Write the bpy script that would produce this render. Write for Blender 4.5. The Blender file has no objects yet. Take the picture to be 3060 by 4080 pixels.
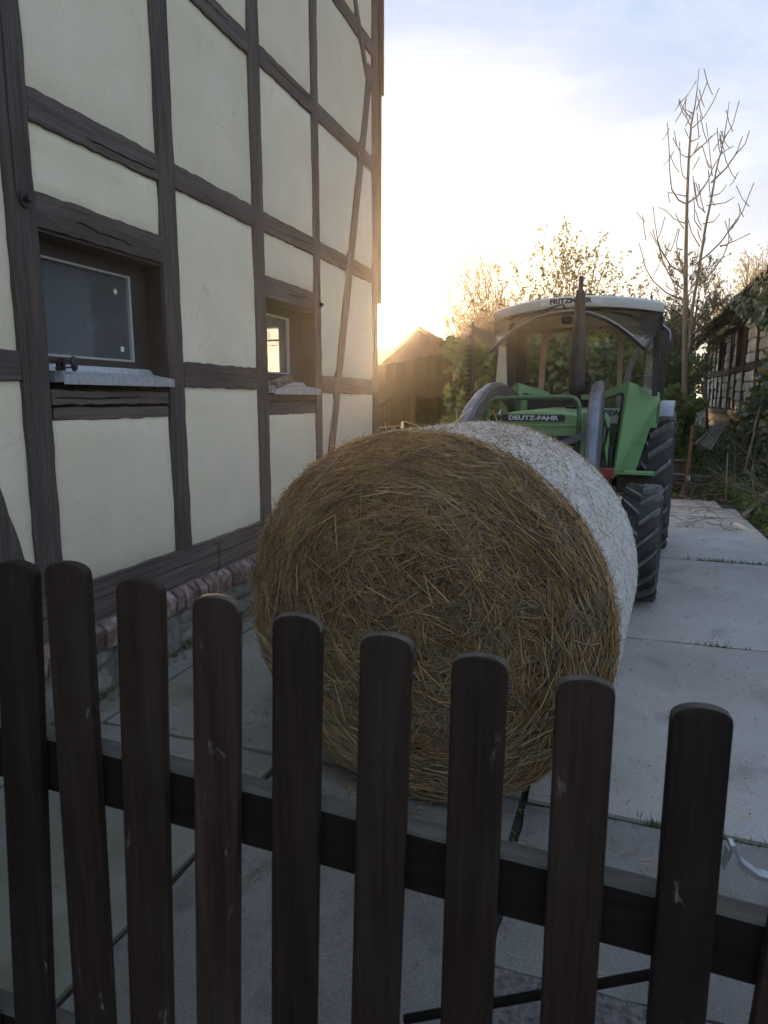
import bpy, math, random
import numpy as np
from mathutils import Vector, Matrix

S = bpy.context.scene
COL = S.collection
R = math.radians
rng = np.random.default_rng(7)
random.seed(7)

# ------------------------------------------------------------------ camera, sky, sun, exposure
H = 1.60
PITCH = math.atan(452 / 2693.0)
cd = bpy.data.cameras.new('camera')
cam = bpy.data.objects.new('camera', cd); COL.objects.link(cam)
cd.sensor_fit = 'VERTICAL'; cd.sensor_height = 36.0; cd.lens = 2693.0 / 4080 * 36
cd.clip_start = 0.05; cd.clip_end = 2000
cam.location = (0, 0, H); cam.rotation_euler = (math.pi / 2 - PITCH, 0, 0)
cd.dof.use_dof = True; cd.dof.focus_distance = 4.5; cd.dof.aperture_fstop = 8.5
S.camera = cam

SUN_EL, SUN_AZ = R(5.9), R(2.3)            # azimuth clockwise from +Y
SUN_DIR = Vector((math.sin(SUN_AZ) * math.cos(SUN_EL), math.cos(SUN_AZ) * math.cos(SUN_EL), math.sin(SUN_EL)))
w = bpy.data.worlds.new('World'); S.world = w; w.use_nodes = True
nt = w.node_tree; nt.nodes.clear()
N_ = nt.nodes.new; L_ = nt.links.new
sky = N_('ShaderNodeTexSky'); sky.sky_type = 'NISHITA'; sky.sun_disc = False
sky.sun_elevation = SUN_EL; sky.sun_rotation = SUN_AZ
sky.altitude = 200; sky.air_density = 1.0; sky.dust_density = 1.6; sky.ozone_density = 1.5
tc = N_('ShaderNodeTexCoord')
sep = N_('ShaderNodeSeparateXYZ'); L_(tc.outputs['Generated'], sep.inputs[0])
def M_(op, a, b=None, clamp=False):
    n = N_('ShaderNodeMath'); n.operation = op; n.use_clamp = clamp
    for i, v in enumerate((a, b)):
        if v is None: continue
        if isinstance(v, (int, float)): n.inputs[i].default_value = v
        else: L_(v, n.inputs[i])
    return n.outputs[0]
zc = M_('MAXIMUM', sep.outputs[2], 0.04)
cx = M_('DIVIDE', sep.outputs[0], M_('ADD', zc, 0.12)); cy = M_('DIVIDE', sep.outputs[1], M_('ADD', zc, 0.12))
cmb = N_('ShaderNodeCombineXYZ'); L_(cx, cmb.inputs[0]); L_(cy, cmb.inputs[1])
n1 = N_('ShaderNodeTexNoise'); L_(cmb.outputs[0], n1.inputs['Vector'])
n1.inputs['Scale'].default_value = 1.5; n1.inputs['Detail'].default_value = 9; n1.inputs['Roughness'].default_value = 0.62
n1.inputs['Distortion'].default_value = 0.5
r1 = N_('ShaderNodeMapRange'); r1.inputs[1].default_value = 0.45; r1.inputs[2].default_value = 0.74
L_(n1.outputs['Fac'], r1.inputs[0])
n2 = N_('ShaderNodeTexNoise'); L_(cmb.outputs[0], n2.inputs['Vector'])
n2.inputs['Scale'].default_value = 2.6; n2.inputs['Detail'].default_value = 6; n2.inputs['Roughness'].default_value = 0.55
r2 = N_('ShaderNodeMapRange'); r2.inputs[1].default_value = 0.52; r2.inputs[2].default_value = 0.70
L_(n2.outputs['Fac'], r2.inputs[0])
# sun aureole in the thin cloud veil
dot = N_('ShaderNodeVectorMath'); dot.operation = 'DOT_PRODUCT'
nrm = N_('ShaderNodeVectorMath'); nrm.operation = 'NORMALIZE'; L_(tc.outputs['Generated'], nrm.inputs[0])
L_(nrm.outputs[0], dot.inputs[0]); dot.inputs[1].default_value = SUN_DIR
dp = M_('MAXIMUM', dot.outputs['Value'], 0.0)
g_wide = M_('POWER', dp, 24.0); g_mid = M_('POWER', dp, 80.0); g_core = M_('POWER', dp, 1800.0)
def mixc(fac, a, b, mode='MIX'):
    n = N_('ShaderNodeMix'); n.data_type = 'RGBA'; n.blend_type = mode
    if isinstance(fac, (int, float)): n.inputs[0].default_value = fac
    else: L_(fac, n.inputs[0])
    for i, v in ((6, a), (7, b)):
        if isinstance(v, tuple): n.inputs[i].default_value = v
        else: L_(v, n.inputs[i])
    return n.outputs[2]
veil = (1.55, 2.25, 3.5, 1)          # radiance of the thin high veil, in sky units
base = mixc(0.955, sky.outputs[0], veil)
hz = M_('POWER', M_('SUBTRACT', 1.0, M_('MAXIMUM', sep.outputs[2], 0.0)), 4.5)
base = mixc(M_('MULTIPLY', hz, 0.7), base, (4.5, 4.5, 3.3, 1))
base = mixc(M_('MULTIPLY', r1.outputs[0], 0.62), base, (3.9, 4.2, 4.4, 1))
base = mixc(M_('MULTIPLY', r2.outputs[0], 0.55), base, (2.7, 3.0, 3.5, 1))
def addc(col, fac, c):
    return mixc(fac, col, c, 'ADD')
base = addc(base, g_wide, (.7, .62, .38, 1))
base = addc(base, g_mid, (4.5, 3.4, 1.3, 1))
base = addc(base, M_('MULTIPLY', hz, M_('POWER', dp, 16.0)), (2.6, 1.5, .0, 1))
base = addc(base, g_core, (400.0, 240.0, 60.0, 1))
bg = N_('ShaderNodeBackground'); bg.inputs[1].default_value = 0.05; L_(base, bg.inputs[0])
wo = N_('ShaderNodeOutputWorld'); L_(bg.outputs[0], wo.inputs[0])

sl = bpy.data.lights.new('sun', 'SUN'); sl.energy = 4.5; sl.angle = R(0.5); sl.color = (1.0, 0.66, 0.36)
sun = bpy.data.objects.new('sun', sl); COL.objects.link(sun)
sun.rotation_euler = SUN_DIR.to_track_quat('Z', 'Y').to_euler(); sun.location = (0, 40, 30)

S.view_settings.view_transform = 'Standard'; S.view_settings.look = 'None'
S.view_settings.gamma = 1.0; S.view_settings.use_curve_mapping = False
S.view_settings.exposure = 2.4
S.render.engine = 'CYCLES'
S.cycles.max_bounces = 8; S.cycles.transparent_max_bounces = 12
S.cycles.use_denoising = True
S.cycles.caustics_reflective = False; S.cycles.caustics_refractive = False

# ------------------------------------------------------------------ frames
WV = Vector((0.31835, 0.94798, 0)); NV = Vector((0.94798, -0.31835, 0))      # along the lane, to its right
def lane(al, pe, z=0.0):
    return Vector((WV.x * al + NV.x * pe, WV.y * al + NV.y * pe, z))
def pray(u, v):
    c, s = math.cos(PITCH), math.sin(PITCH)
    dx = (u - 1530) / 2693.0; dy = (2040 - v) / 2693.0
    return Vector((dx, c + dy * s, -s + dy * c))
def at(u, v, y):
    d = pray(u, v); return Vector((0, 0, H)) + d * (y / d.y)

# ------------------------------------------------------------------ mesh helpers
class MB:
    def __init__(s): s.v = []; s.f = []; s.m = []
    def add(s, vs, fs, m=0):
        o = len(s.v); s.v += [tuple(p) for p in vs]
        s.f += [tuple(i + o for i in f) for f in fs]; s.m += [m] * len(fs); return s
    def box(s, x0, x1, y0, y1, z0, z1, m=0, T=None, ch=0.0):
        if x0 > x1: x0, x1 = x1, x0
        if y0 > y1: y0, y1 = y1, y0
        if z0 > z1: z0, z1 = z1, z0
        if ch > 0:
            ch = min(ch, (x1 - x0) * .45, (y1 - y0) * .45, (z1 - z0) * .45)
            vs = []; cs = {}
            for ix, X, sx in ((0, x0, 1), (1, x1, -1)):
                for iy, Y, sy in ((0, y0, 1), (1, y1, -1)):
                    for iz, Z, sz in ((0, z0, 1), (1, z1, -1)):
                        k = (ix, iy, iz)
                        cs[k] = (len(vs), len(vs) + 1, len(vs) + 2)
                        vs += [(X, Y + sy * ch, Z + sz * ch), (X + sx * ch, Y, Z + sz * ch), (X + sx * ch, Y + sy * ch, Z)]
            fs = []
            def q(a, b, c, d): fs.append((a, b, c, d))
            for ix in (0, 1): q(cs[ix,0,0][0], cs[ix,1,0][0], cs[ix,1,1][0], cs[ix,0,1][0])
            for iy in (0, 1): q(cs[0,iy,0][1], cs[1,iy,0][1], cs[1,iy,1][1], cs[0,iy,1][1])
            for iz in (0, 1): q(cs[0,0,iz][2], cs[1,0,iz][2], cs[1,1,iz][2], cs[0,1,iz][2])
            for ix in (0, 1):
                for iy in (0, 1): q(cs[ix,iy,0][0], cs[ix,iy,0][1], cs[ix,iy,1][1], cs[ix,iy,1][0])
                for iz in (0, 1): q(cs[ix,0,iz][0], cs[ix,0,iz][2], cs[ix,1,iz][2], cs[ix,1,iz][0])
            for iy in (0, 1):
                for iz in (0, 1): q(cs[0,iy,iz][1], cs[0,iy,iz][2], cs[1,iy,iz][2], cs[1,iy,iz][1])
            for k in cs: fs.append(cs[k])
        else:
            vs = [(x0,y0,z0),(x1,y0,z0),(x1,y1,z0),(x0,y1,z0),(x0,y0,z1),(x1,y0,z1),(x1,y1,z1),(x0,y1,z1)]
            fs = [(0,3,2,1),(4,5,6,7),(0,1,5,4),(1,2,6,5),(2,3,7,6),(3,0,4,7)]
        if T is not None: vs = [T @ Vector(p) for p in vs]
        return s.add(vs, fs, m)
    def prism(s, poly, vec, m=0):
        n = len(poly); vec = Vector(vec)
        vs = [Vector(p) for p in poly] + [Vector(p) + vec for p in poly]
        fs = [tuple(range(n)), tuple(range(2 * n - 1, n - 1, -1))]
        fs += [(i, i + n, (i + 1) % n + n, (i + 1) % n) for i in range(n)]
        return s.add(vs, fs, m)
    def tube(s, pts, r, k=8, m=0, cap=True):
        pts = [Vector(p) for p in pts]; n = len(pts)
        rs = r if isinstance(r, (list, tuple)) else [r] * n
        vs = []; up = None
        for i, p in enumerate(pts):
            t = (pts[min(i + 1, n - 1)] - pts[max(i - 1, 0)])
            if t.length < 1e-9: t = Vector((0, 0, 1))
            t.normalize()
            if up is None:
                a = Vector((0, 0, 1)) if abs(t.z) < .9 else Vector((1, 0, 0))
                up = (a - t * a.dot(t)).normalized()
            else:
                up = up - t * up.dot(t)
                up = up.normalized() if up.length > 1e-6 else t.orthogonal().normalized()
            b = t.cross(up)
            for j in range(k):
                an = 2 * math.pi * j / k
                vs.append(p + (up * math.cos(an) + b * math.sin(an)) * rs[i])
        fs = [(i*k+j, i*k+(j+1)%k, (i+1)*k+(j+1)%k, (i+1)*k+j) for i in range(n-1) for j in range(k)]
        if cap: fs += [tuple(range(k-1, -1, -1)), tuple(range((n-1)*k, n*k))]
        return s.add(vs, fs, m)
    def lathe(s, prof, k=32, m=0, T=None):
        # prof: list of (r, h) spun about local X axis -> (h, r cos, r sin)
        n = len(prof); vs = []
        for (r, h) in prof:
            for j in range(k):
                a = 2 * math.pi * j / k
                p = Vector((h, r * math.cos(a), r * math.sin(a)))
                vs.append(T @ p if T is not None else p)
        fs = [(i*k+j, (i+1)*k+j, (i+1)*k+(j+1)%k, i*k+(j+1)%k) for i in range(n-1) for j in range(k)]
        return s.add(vs, fs, m)
    def mesh(s, name, mats, smooth=False):
        me = bpy.data.meshes.new(name); me.from_pydata(s.v, [], s.f)
        for mt in (mats if isinstance(mats, (list, tuple)) else [mats]): me.materials.append(mt)
        if any(s.m): me.polygons.foreach_set('material_index', s.m)
        if smooth: me.polygons.foreach_set('use_smooth', [True] * len(me.polygons))
        me.update(); return me
    def build(s, name, mats, parent=None, smooth=False, fix=True):
        me = s.mesh(name, mats, False)
        if fix:
            import bmesh
            b = bmesh.new(); b.from_mesh(me); bmesh.ops.recalc_face_normals(b, faces=b.faces); b.to_mesh(me); b.free()
        if smooth:
            me.polygons.foreach_set('use_smooth', [True] * len(me.polygons))
            if isinstance(smooth, (int, float)) and not isinstance(smooth, bool):
                me.set_sharp_from_angle(angle=R(smooth))
        return link(name, me, parent)

def link(name, me, parent=None, loc=None, rot=None, scale=None):
    o = bpy.data.objects.new(name, me); COL.objects.link(o)
    if parent is not None: o.parent = parent
    if loc is not None: o.location = loc
    if rot is not None: o.rotation_euler = rot
    if scale is not None: o.scale = scale
    return o
def np_mesh(name, V, F, mats, smooth=False):
    """V (n,3) float, F (m,k) int with constant k"""
    me = bpy.data.meshes.new(name); m, k = F.shape
    me.vertices.add(len(V)); me.vertices.foreach_set('co', np.ascontiguousarray(V, np.float32).ravel())
    me.loops.add(m * k); me.loops.foreach_set('vertex_index', np.ascontiguousarray(F, np.int32).ravel())
    me.polygons.add(m); me.polygons.foreach_set('loop_start', np.arange(0, m * k, k, dtype=np.int32))
    me.polygons.foreach_set('loop_total', np.full(m, k, np.int32))
    if smooth: me.polygons.foreach_set('use_smooth', np.ones(m, bool))
    for mt in (mats if isinstance(mats, (list, tuple)) else [mats]): me.materials.append(mt)
    me.update(calc_edges=True); return me
def strands(P, rad, k=3):
    """batch of polylines P (N,K,3), rad (N,K) -> V,F"""
    N, K, _ = P.shape
    T = np.gradient(P, axis=1); T /= np.linalg.norm(T, axis=2, keepdims=True) + 1e-9
    A = np.where(np.abs(T[..., 2:3]) < .8, np.array([0, 0, 1.0]), np.array([1.0, 0, 0]))
    U = np.cross(T, A); U /= np.linalg.norm(U, axis=2, keepdims=True) + 1e-9
    B = np.cross(T, U)
    an = 2 * np.pi * np.arange(k) / k
    V = P[:, :, None, :] + rad[:, :, None, None] * (U[:, :, None, :] * np.cos(an)[None, None, :, None] + B[:, :, None, :] * np.sin(an)[None, None, :, None])
    idx = np.arange(N * K * k).reshape(N, K, k); nx = np.roll(idx, -1, axis=2)
    F = np.stack([idx[:, :-1], nx[:, :-1], nx[:, 1:], idx[:, 1:]], -1).reshape(-1, 4)
    return V.reshape(-1, 3), F
def empty(name, loc, rz=0, label=None, cat=None, group=None):
    o = bpy.data.objects.new(name, None); COL.objects.link(o); o.location = loc; o.rotation_euler = (0, 0, rz)
    o.empty_display_size = .2
    return tag(o, label, cat, group)
def tag(o, label=None, cat=None, group=None, kind=None):
    if label: o['label'] = label
    if cat: o['category'] = cat
    if group: o['group'] = group
    if kind: o['kind'] = kind
    return o

# ------------------------------------------------------------------ materials
def mat(name, c1, c2=None, rough=.8, scale=(4, 4, 4), detail=5, mix=(.35, .65), bump=0.0, bscale=None, bdist=.01,
        metal=0.0, rnd=0.0, island=False, c3=None, s3=None, m3=(.55, .7), coat=0.0, spec=.5, extra=None, distort=0.0):
    m = bpy.data.materials.new(name); m.use_nodes = True
    t = m.node_tree; nd = t.nodes; lk = t.links
    b = nd['Principled BSDF']; b.inputs['Roughness'].default_value = rough; b.inputs['Metallic'].default_value = metal
    b.inputs['Specular IOR Level'].default_value = spec; b.inputs['Coat Weight'].default_value = coat
    tcn = nd.new('ShaderNodeTexCoord'); src = tcn.outputs['Object']
    oi = nd.new('ShaderNodeObjectInfo')
    addv = nd.new('ShaderNodeVectorMath'); addv.operation = 'ADD'
    sc = nd.new('ShaderNodeVectorMath'); sc.operation = 'SCALE'; sc.inputs[0].default_value = (37, 19, 53)
    lk.new(oi.outputs['Random'], sc.inputs['Scale']); lk.new(src, addv.inputs[0]); lk.new(sc.outputs[0], addv.inputs[1])
    src = addv.outputs[0]
    def noise(s, d, dst=0.0, rgh=.55):
        mp = nd.new('ShaderNodeMapping'); mp.inputs['Scale'].default_value = s; lk.new(src, mp.inputs[0])
        n = nd.new('ShaderNodeTexNoise'); n.inputs['Scale'].default_value = 1.0; n.inputs['Detail'].default_value = d
        n.inputs['Roughness'].default_value = rgh; n.inputs['Distortion'].default_value = dst
        lk.new(mp.outputs[0], n.inputs['Vector']); return n.outputs['Fac']
    def rng_(x, a, c, lo=0.0, hi=1.0):
        r = nd.new('ShaderNodeMapRange'); r.inputs[1].default_value = a; r.inputs[2].default_value = c
        r.inputs[3].default_value = lo; r.inputs[4].default_value = hi; lk.new(x, r.inputs[0]); return r.outputs[0]
    def mx(f, a, c, mode='MIX'):
        n = nd.new('ShaderNodeMix'); n.data_type = 'RGBA'; n.blend_type = mode
        if isinstance(f, float): n.inputs[0].default_value = f
        else: lk.new(f, n.inputs[0])
        for i, v in ((6, a), (7, c)):
            if isinstance(v, tuple): n.inputs[i].default_value = (v + (1,))[:4]
            else: lk.new(v, n.inputs[i])
        return n.outputs[2]
    col = c1
    hgt = None
    if c2 is not None:
        f = noise(scale, detail, distort); hgt = f
        col = mx(rng_(f, *mix), c1, c2)
    if c3 is not None:
        f3 = noise(s3, 6, .3, .65); col = mx(rng_(f3, *m3), col, c3)
    if rnd:
        if island:
            g = nd.new('ShaderNodeNewGeometry'); rs = g.outputs['Random Per Island']
        else: rs = oi.outputs['Random']
        v = rng_(rs, 0, 1, 1 - rnd, 1 + rnd)
        cmbn = nd.new('ShaderNodeCombineColor')
        for i in range(3): lk.new(v, cmbn.inputs[i])
        col = mx(1.0, col, cmbn.outputs[0], 'MULTIPLY')
    if isinstance(col, tuple): b.inputs['Base Color'].default_value = (col + (1,))[:4]
    else: lk.new(col, b.inputs['Base Color'])
    if bump:
        f = noise(bscale or scale, 6, 0, .6)
        bm_ = nd.new('ShaderNodeBump'); bm_.inputs['Strength'].default_value = bump; bm_.inputs['Distance'].default_value = bdist
        lk.new(f, bm_.inputs['Height']); lk.new(bm_.outputs[0], b.inputs['Normal'])
    if extra: extra(m, t, b, src, noise, rng_, mx, col)
    return m

def leafmat(name, c1, c2, trans=.4, rough=.45, rnd=.35):
    m = bpy.data.materials.new(name); m.use_nodes = True
    t = m.node_tree; nd = t.nodes; lk = t.links; b = nd['Principled BSDF']; b.inputs['Roughness'].default_value = rough
    g = nd.new('ShaderNodeNewGeometry')
    oi = nd.new('ShaderNodeObjectInfo')
    ad = nd.new('ShaderNodeMath'); ad.operation = 'ADD'; lk.new(g.outputs['Random Per Island'], ad.inputs[0]); lk.new(oi.outputs['Random'], ad.inputs[1])
    fr = nd.new('ShaderNodeMath'); fr.operation = 'FRACT'; lk.new(ad.outputs[0], fr.inputs[0])
    n = nd.new('ShaderNodeMix'); n.data_type = 'RGBA'; n.inputs[6].default_value = c1 + (1,); n.inputs[7].default_value = c2 + (1,)
    lk.new(fr.outputs[0], n.inputs[0]); lk.new(n.outputs[2], b.inputs['Base Color'])
    tr = nd.new('ShaderNodeBsdfTranslucent'); lk.new(n.outputs[2], tr.inputs[0])
    ms = nd.new('ShaderNodeMixShader'); ms.inputs[0].default_value = trans
    lk.new(b.outputs[0], ms.inputs[1]); lk.new(tr.outputs[0], ms.inputs[2])
    lk.new(ms.outputs[0], nd['Material Output'].inputs['Surface'])
    return m
def glassmat(name, tint, clear=.75, dust=(.35, .36, .34), dustf=.15, rough=.03):
    m = bpy.data.materials.new(name); m.use_nodes = True
    t = m.node_tree; nd = t.nodes; lk = t.links; nd.remove(nd['Principled BSDF'])
    tr = nd.new('ShaderNodeBsdfTransparent'); tr.inputs[0].default_value = tint + (1,)
    gl = nd.new('ShaderNodeBsdfGlossy'); gl.inputs['Roughness'].default_value = rough
    fr = nd.new('ShaderNodeFresnel'); fr.inputs[0].default_value = 1.5
    gb_ = nd.new('ShaderNodeNewGeometry'); iv = nd.new('ShaderNodeMath'); iv.operation = 'SUBTRACT'; iv.inputs[0].default_value = 1.0; lk.new(gb_.outputs['Backfacing'], iv.inputs[1])
    ff = nd.new('ShaderNodeMath'); ff.operation = 'MULTIPLY'; lk.new(fr.outputs[0], ff.inputs[0]); lk.new(iv.outputs[0], ff.inputs[1])
    m1 = nd.new('ShaderNodeMixShader'); lk.new(ff.outputs[0], m1.inputs[0]); lk.new(tr.outputs[0], m1.inputs[1]); lk.new(gl.outputs[0], m1.inputs[2])
    df = nd.new('ShaderNodeBsdfDiffuse'); df.inputs[0].default_value = dust + (1,)
    tcn = nd.new('ShaderNodeTexCoord'); ns = nd.new('ShaderNodeTexNoise'); ns.inputs['Scale'].default_value = 9; ns.inputs['Detail'].default_value = 8
    ns.inputs['Roughness'].default_value = .7
    lk.new(tcn.outputs['Object'], ns.inputs['Vector'])
    mr = nd.new('ShaderNodeMapRange'); mr.inputs[1].default_value = .3; mr.inputs[2].default_value = .75
    mr.inputs[3].default_value = dustf * .8; mr.inputs[4].default_value = dustf * 1.2; lk.new(ns.outputs['Fac'], mr.inputs[0])
    tl = nd.new('ShaderNodeBsdfTranslucent'); tl.inputs[0].default_value = dust + (1,)
    md_ = nd.new('ShaderNodeMixShader'); md_.inputs[0].default_value = .5; lk.new(df.outputs[0], md_.inputs[1]); lk.new(tl.outputs[0], md_.inputs[2])
    m2 = nd.new('ShaderNodeMixShader'); lk.new(mr.outputs[0], m2.inputs[0]); lk.new(m1.outputs[0], m2.inputs[1]); lk.new(md_.outputs[0], m2.inputs[2])
    lk.new(m2.outputs[0], nd['Material Output'].inputs['Surface'])
    return m

def sawn(axis):
    def ex(m, t, b, src, noise, rng_, mx, col):
        nd = t.nodes; lk = t.links
        mp = nd.new('ShaderNodeMapping'); mp.inputs['Rotation'].default_value = (0, R(-38 if axis == 'v' else 52), 0)
        lk.new(src, mp.inputs[0])
        wv = nd.new('ShaderNodeTexWave'); wv.bands_direction = 'Z'; wv.inputs['Scale'].default_value = 14.0
        wv.inputs['Distortion'].default_value = 1.6; wv.inputs['Detail'].default_value = 2; wv.inputs['Detail Scale'].default_value = 1.2
        lk.new(mp.outputs[0], wv.inputs['Vector'])
        pat = rng_(noise((3, 3, 3), 3), .42, .6)
        ml = nd.new('ShaderNodeMath'); ml.operation = 'MULTIPLY'; lk.new(rng_(wv.outputs['Fac'], .8, 1.0), ml.inputs[0]); lk.new(pat, ml.inputs[1])
        ml2 = nd.new('ShaderNodeMath'); ml2.operation = 'MULTIPLY'; lk.new(ml.outputs[0], ml2.inputs[0]); ml2.inputs[1].default_value = .30
        c = mx(ml2.outputs[0], col, (.17, .14, .13))
        grain = noise((70, 70, 2.5) if axis == 'v' else (2.5, 70, 70), 5)
        gm = rng_(grain, .35, .62, .62, 1.15)
        cc = nd.new('ShaderNodeCombineColor')
        for i in range(3): lk.new(gm, cc.inputs[i])
        c = mx(1.0, c, cc.outputs[0], 'MULTIPLY')
        lk.new(c, b.inputs['Base Color'])
        bp = nd.new('ShaderNodeBump'); bp.inputs['Strength'].default_value = .55; bp.inputs['Distance'].default_value = .004
        lk.new(grain, bp.inputs['Height'])
        bp2 = nd.new('ShaderNodeBump'); bp2.inputs['Strength'].default_value = .4; bp2.inputs['Distance'].default_value = .003
        lk.new(ml.outputs[0], bp2.inputs['Height']); lk.new(bp.outputs[0], bp2.inputs['Normal'])
        lk.new(bp2.outputs[0], b.inputs['Normal'])
    return ex
TIMV = mat('timber upright', (.082, .060, .051), (.138, .107, .093), .85, (5, 5, .8), rnd=.12, extra=sawn('v'))
TIMH = mat('timber level', (.082, .060, .051), (.140, .108, .094), .85, (.8, 5, 5), rnd=.12, extra=sawn('h'))
def plcrack(m, t, b, src, noise, rng_, mx, col):
    nd = t.nodes; lk = t.links
    ds = nd.new('ShaderNodeTexNoise'); ds.inputs['Scale'].default_value = 6; ds.inputs['Detail'].default_value = 4; lk.new(src, ds.inputs['Vector'])
    ad = nd.new('ShaderNodeVectorMath'); ad.operation = 'MULTIPLY_ADD'; lk.new(ds.outputs['Color'], ad.inputs[0]); ad.inputs[1].default_value = (.16, .16, .16); lk.new(src, ad.inputs[2])
    vo = nd.new('ShaderNodeTexVoronoi'); vo.feature = 'DISTANCE_TO_EDGE'; vo.inputs['Scale'].default_value = 1.7; lk.new(ad.outputs[0], vo.inputs['Vector'])
    cr = rng_(vo.outputs['Distance'], .0, .006, 1, 0); mk = rng_(noise((1.6, 1.6, 1.6), 2), .52, .60)
    ml = nd.new('ShaderNodeMath'); ml.operation = 'MULTIPLY'; lk.new(cr, ml.inputs[0]); lk.new(mk, ml.inputs[1])
    ml2 = nd.new('ShaderNodeMath'); ml2.operation = 'MULTIPLY'; lk.new(ml.outputs[0], ml2.inputs[0]); ml2.inputs[1].default_value = .26
    c = mx(rng_(noise((1.1, 1.1, .7), 6), .45, .75, 0, .35), col, (.60, .555, .43))
    c = mx(rng_(noise((55, 55, 40), 3), .69, .75, 0, .6), c, (.34, .32, .25))
    c = mx(ml2.outputs[0], c, (.25, .23, .18)); lk.new(c, b.inputs['Base Color'])
PLAST = mat('cream plaster', (.80, .69, .50), (.88, .78, .60), .95, (2.2, 2.2, 2.2), 6, (.3, .7), bump=.9, bscale=(75, 75, 48), bdist=.006,
            c3=(.46, .42, .325), s3=(9, 9, 5), m3=(.64, .86), rnd=.06, extra=plcrack)
BRICK = mat('old red brick', (.155, .086, .066), (.235, .155, .128), .92, (22, 22, 22), 5, (.35, .65), bump=.8, bscale=(45, 45, 45), bdist=.006,
            c3=(.27, .245, .225), s3=(11, 11, 11), m3=(.50, .62), rnd=.4)
STONE = mat('shell limestone', (.20, .19, .165), (.33, .31, .27), .95, (16, 16, 16), 6, (.35, .65), bump=1.0, bscale=(38, 38, 38), bdist=.014,
            c3=(.09, .085, .075), s3=(30, 30, 30), m3=(.58, .7), rnd=.2)
MORTAR = mat('lime mortar', (.17, .16, .14), (.24, .22, .19), .97, (20, 20, 20), bump=.8, bscale=(60, 60, 60))
def speck(m, t, b, src, noise, rng_, mx, col):
    f = noise((150, 150, 150), 3, 0, .8); v = rng_(f, .32, .68, .70, 1.22)
    cc = t.nodes.new('ShaderNodeCombineColor')
    for i in range(3): t.links.new(v, cc.inputs[i])
    c = mx(1.0, col, cc.outputs[0], 'MULTIPLY')
    c = mx(rng_(noise((13, 24, 13), 3, .6), .655, .70, 0, .62), c, (.11, .10, .095))
    c = mx(rng_(noise((34, 34, 34), 2), .74, .77, 0, .8), c, (.10, .085, .075))
    c = mx(rng_(noise((.55, .55, .55), 4), .50, .66, 0, .35), c, (.19, .18, .165))
    t.links.new(c, b.inputs['Base Color'])
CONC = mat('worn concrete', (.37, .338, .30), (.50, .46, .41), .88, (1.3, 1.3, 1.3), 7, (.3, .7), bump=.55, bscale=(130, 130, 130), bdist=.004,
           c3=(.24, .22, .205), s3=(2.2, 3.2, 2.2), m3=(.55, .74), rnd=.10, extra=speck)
CONCF = mat('darker front concrete', (.17, .158, .143), (.25, .235, .21), .92, (1.6, 1.6, 1.6), 7, (.3, .7), bump=.8, bscale=(95, 95, 95), bdist=.006,
           c3=(.11, .10, .09), s3=(3.5, 5, 3.5), m3=(.52, .72), rnd=.12, extra=speck)  # darker tone used for the front slab row
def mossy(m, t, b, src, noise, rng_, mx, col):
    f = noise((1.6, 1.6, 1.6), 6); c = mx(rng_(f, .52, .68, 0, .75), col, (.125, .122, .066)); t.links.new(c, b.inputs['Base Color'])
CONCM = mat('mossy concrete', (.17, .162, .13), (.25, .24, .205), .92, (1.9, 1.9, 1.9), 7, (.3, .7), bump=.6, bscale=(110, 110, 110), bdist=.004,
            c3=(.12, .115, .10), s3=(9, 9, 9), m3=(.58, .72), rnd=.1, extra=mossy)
SOIL = mat('dark joint soil', (.022, .020, .016), (.040, .040, .024), .97, (5, 5, 5), bump=.8, bscale=(60, 60, 60))
GRAVEL = mat('gravel', (.13, .115, .108), (.23, .21, .20), .95, (55, 55, 55), 4, (.4, .6), bump=1.0, bscale=(70, 70, 70), bdist=.02,
             c3=(.06, .06, .05), s3=(40, 40, 40), m3=(.55, .65))
EARTH = mat('garden earth', (.045, .037, .024), (.05, .075, .022), .97, (.9, .9, .9), 7, (.4, .6), bump=1.0, bscale=(12, 12, 12), bdist=.05)
STRAW = mat('straw', (.335, .195, .072), (.44, .295, .135), .62, (5, 5, 5), rnd=.6, island=True)
STRAWG = mat('grey straw', (.25, .175, .12), (.36, .275, .20), .7, (5, 5, 5), rnd=.5, island=True)
STRAWB = mat('packed straw', (.035, .021, .008), (.10, .06, .022), .9, (30, 30, 30), bump=1.0, bscale=(60, 60, 60), bdist=.02)
STRAWP = mat('pale straw', (.46, .33, .15), (.56, .44, .24), .55, (5, 5, 5), rnd=.3)
NETW = mat('white bale net', (.74, .715, .69), (.84, .82, .80), .6, (40, 40, 40), rnd=.08, island=True)
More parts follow.
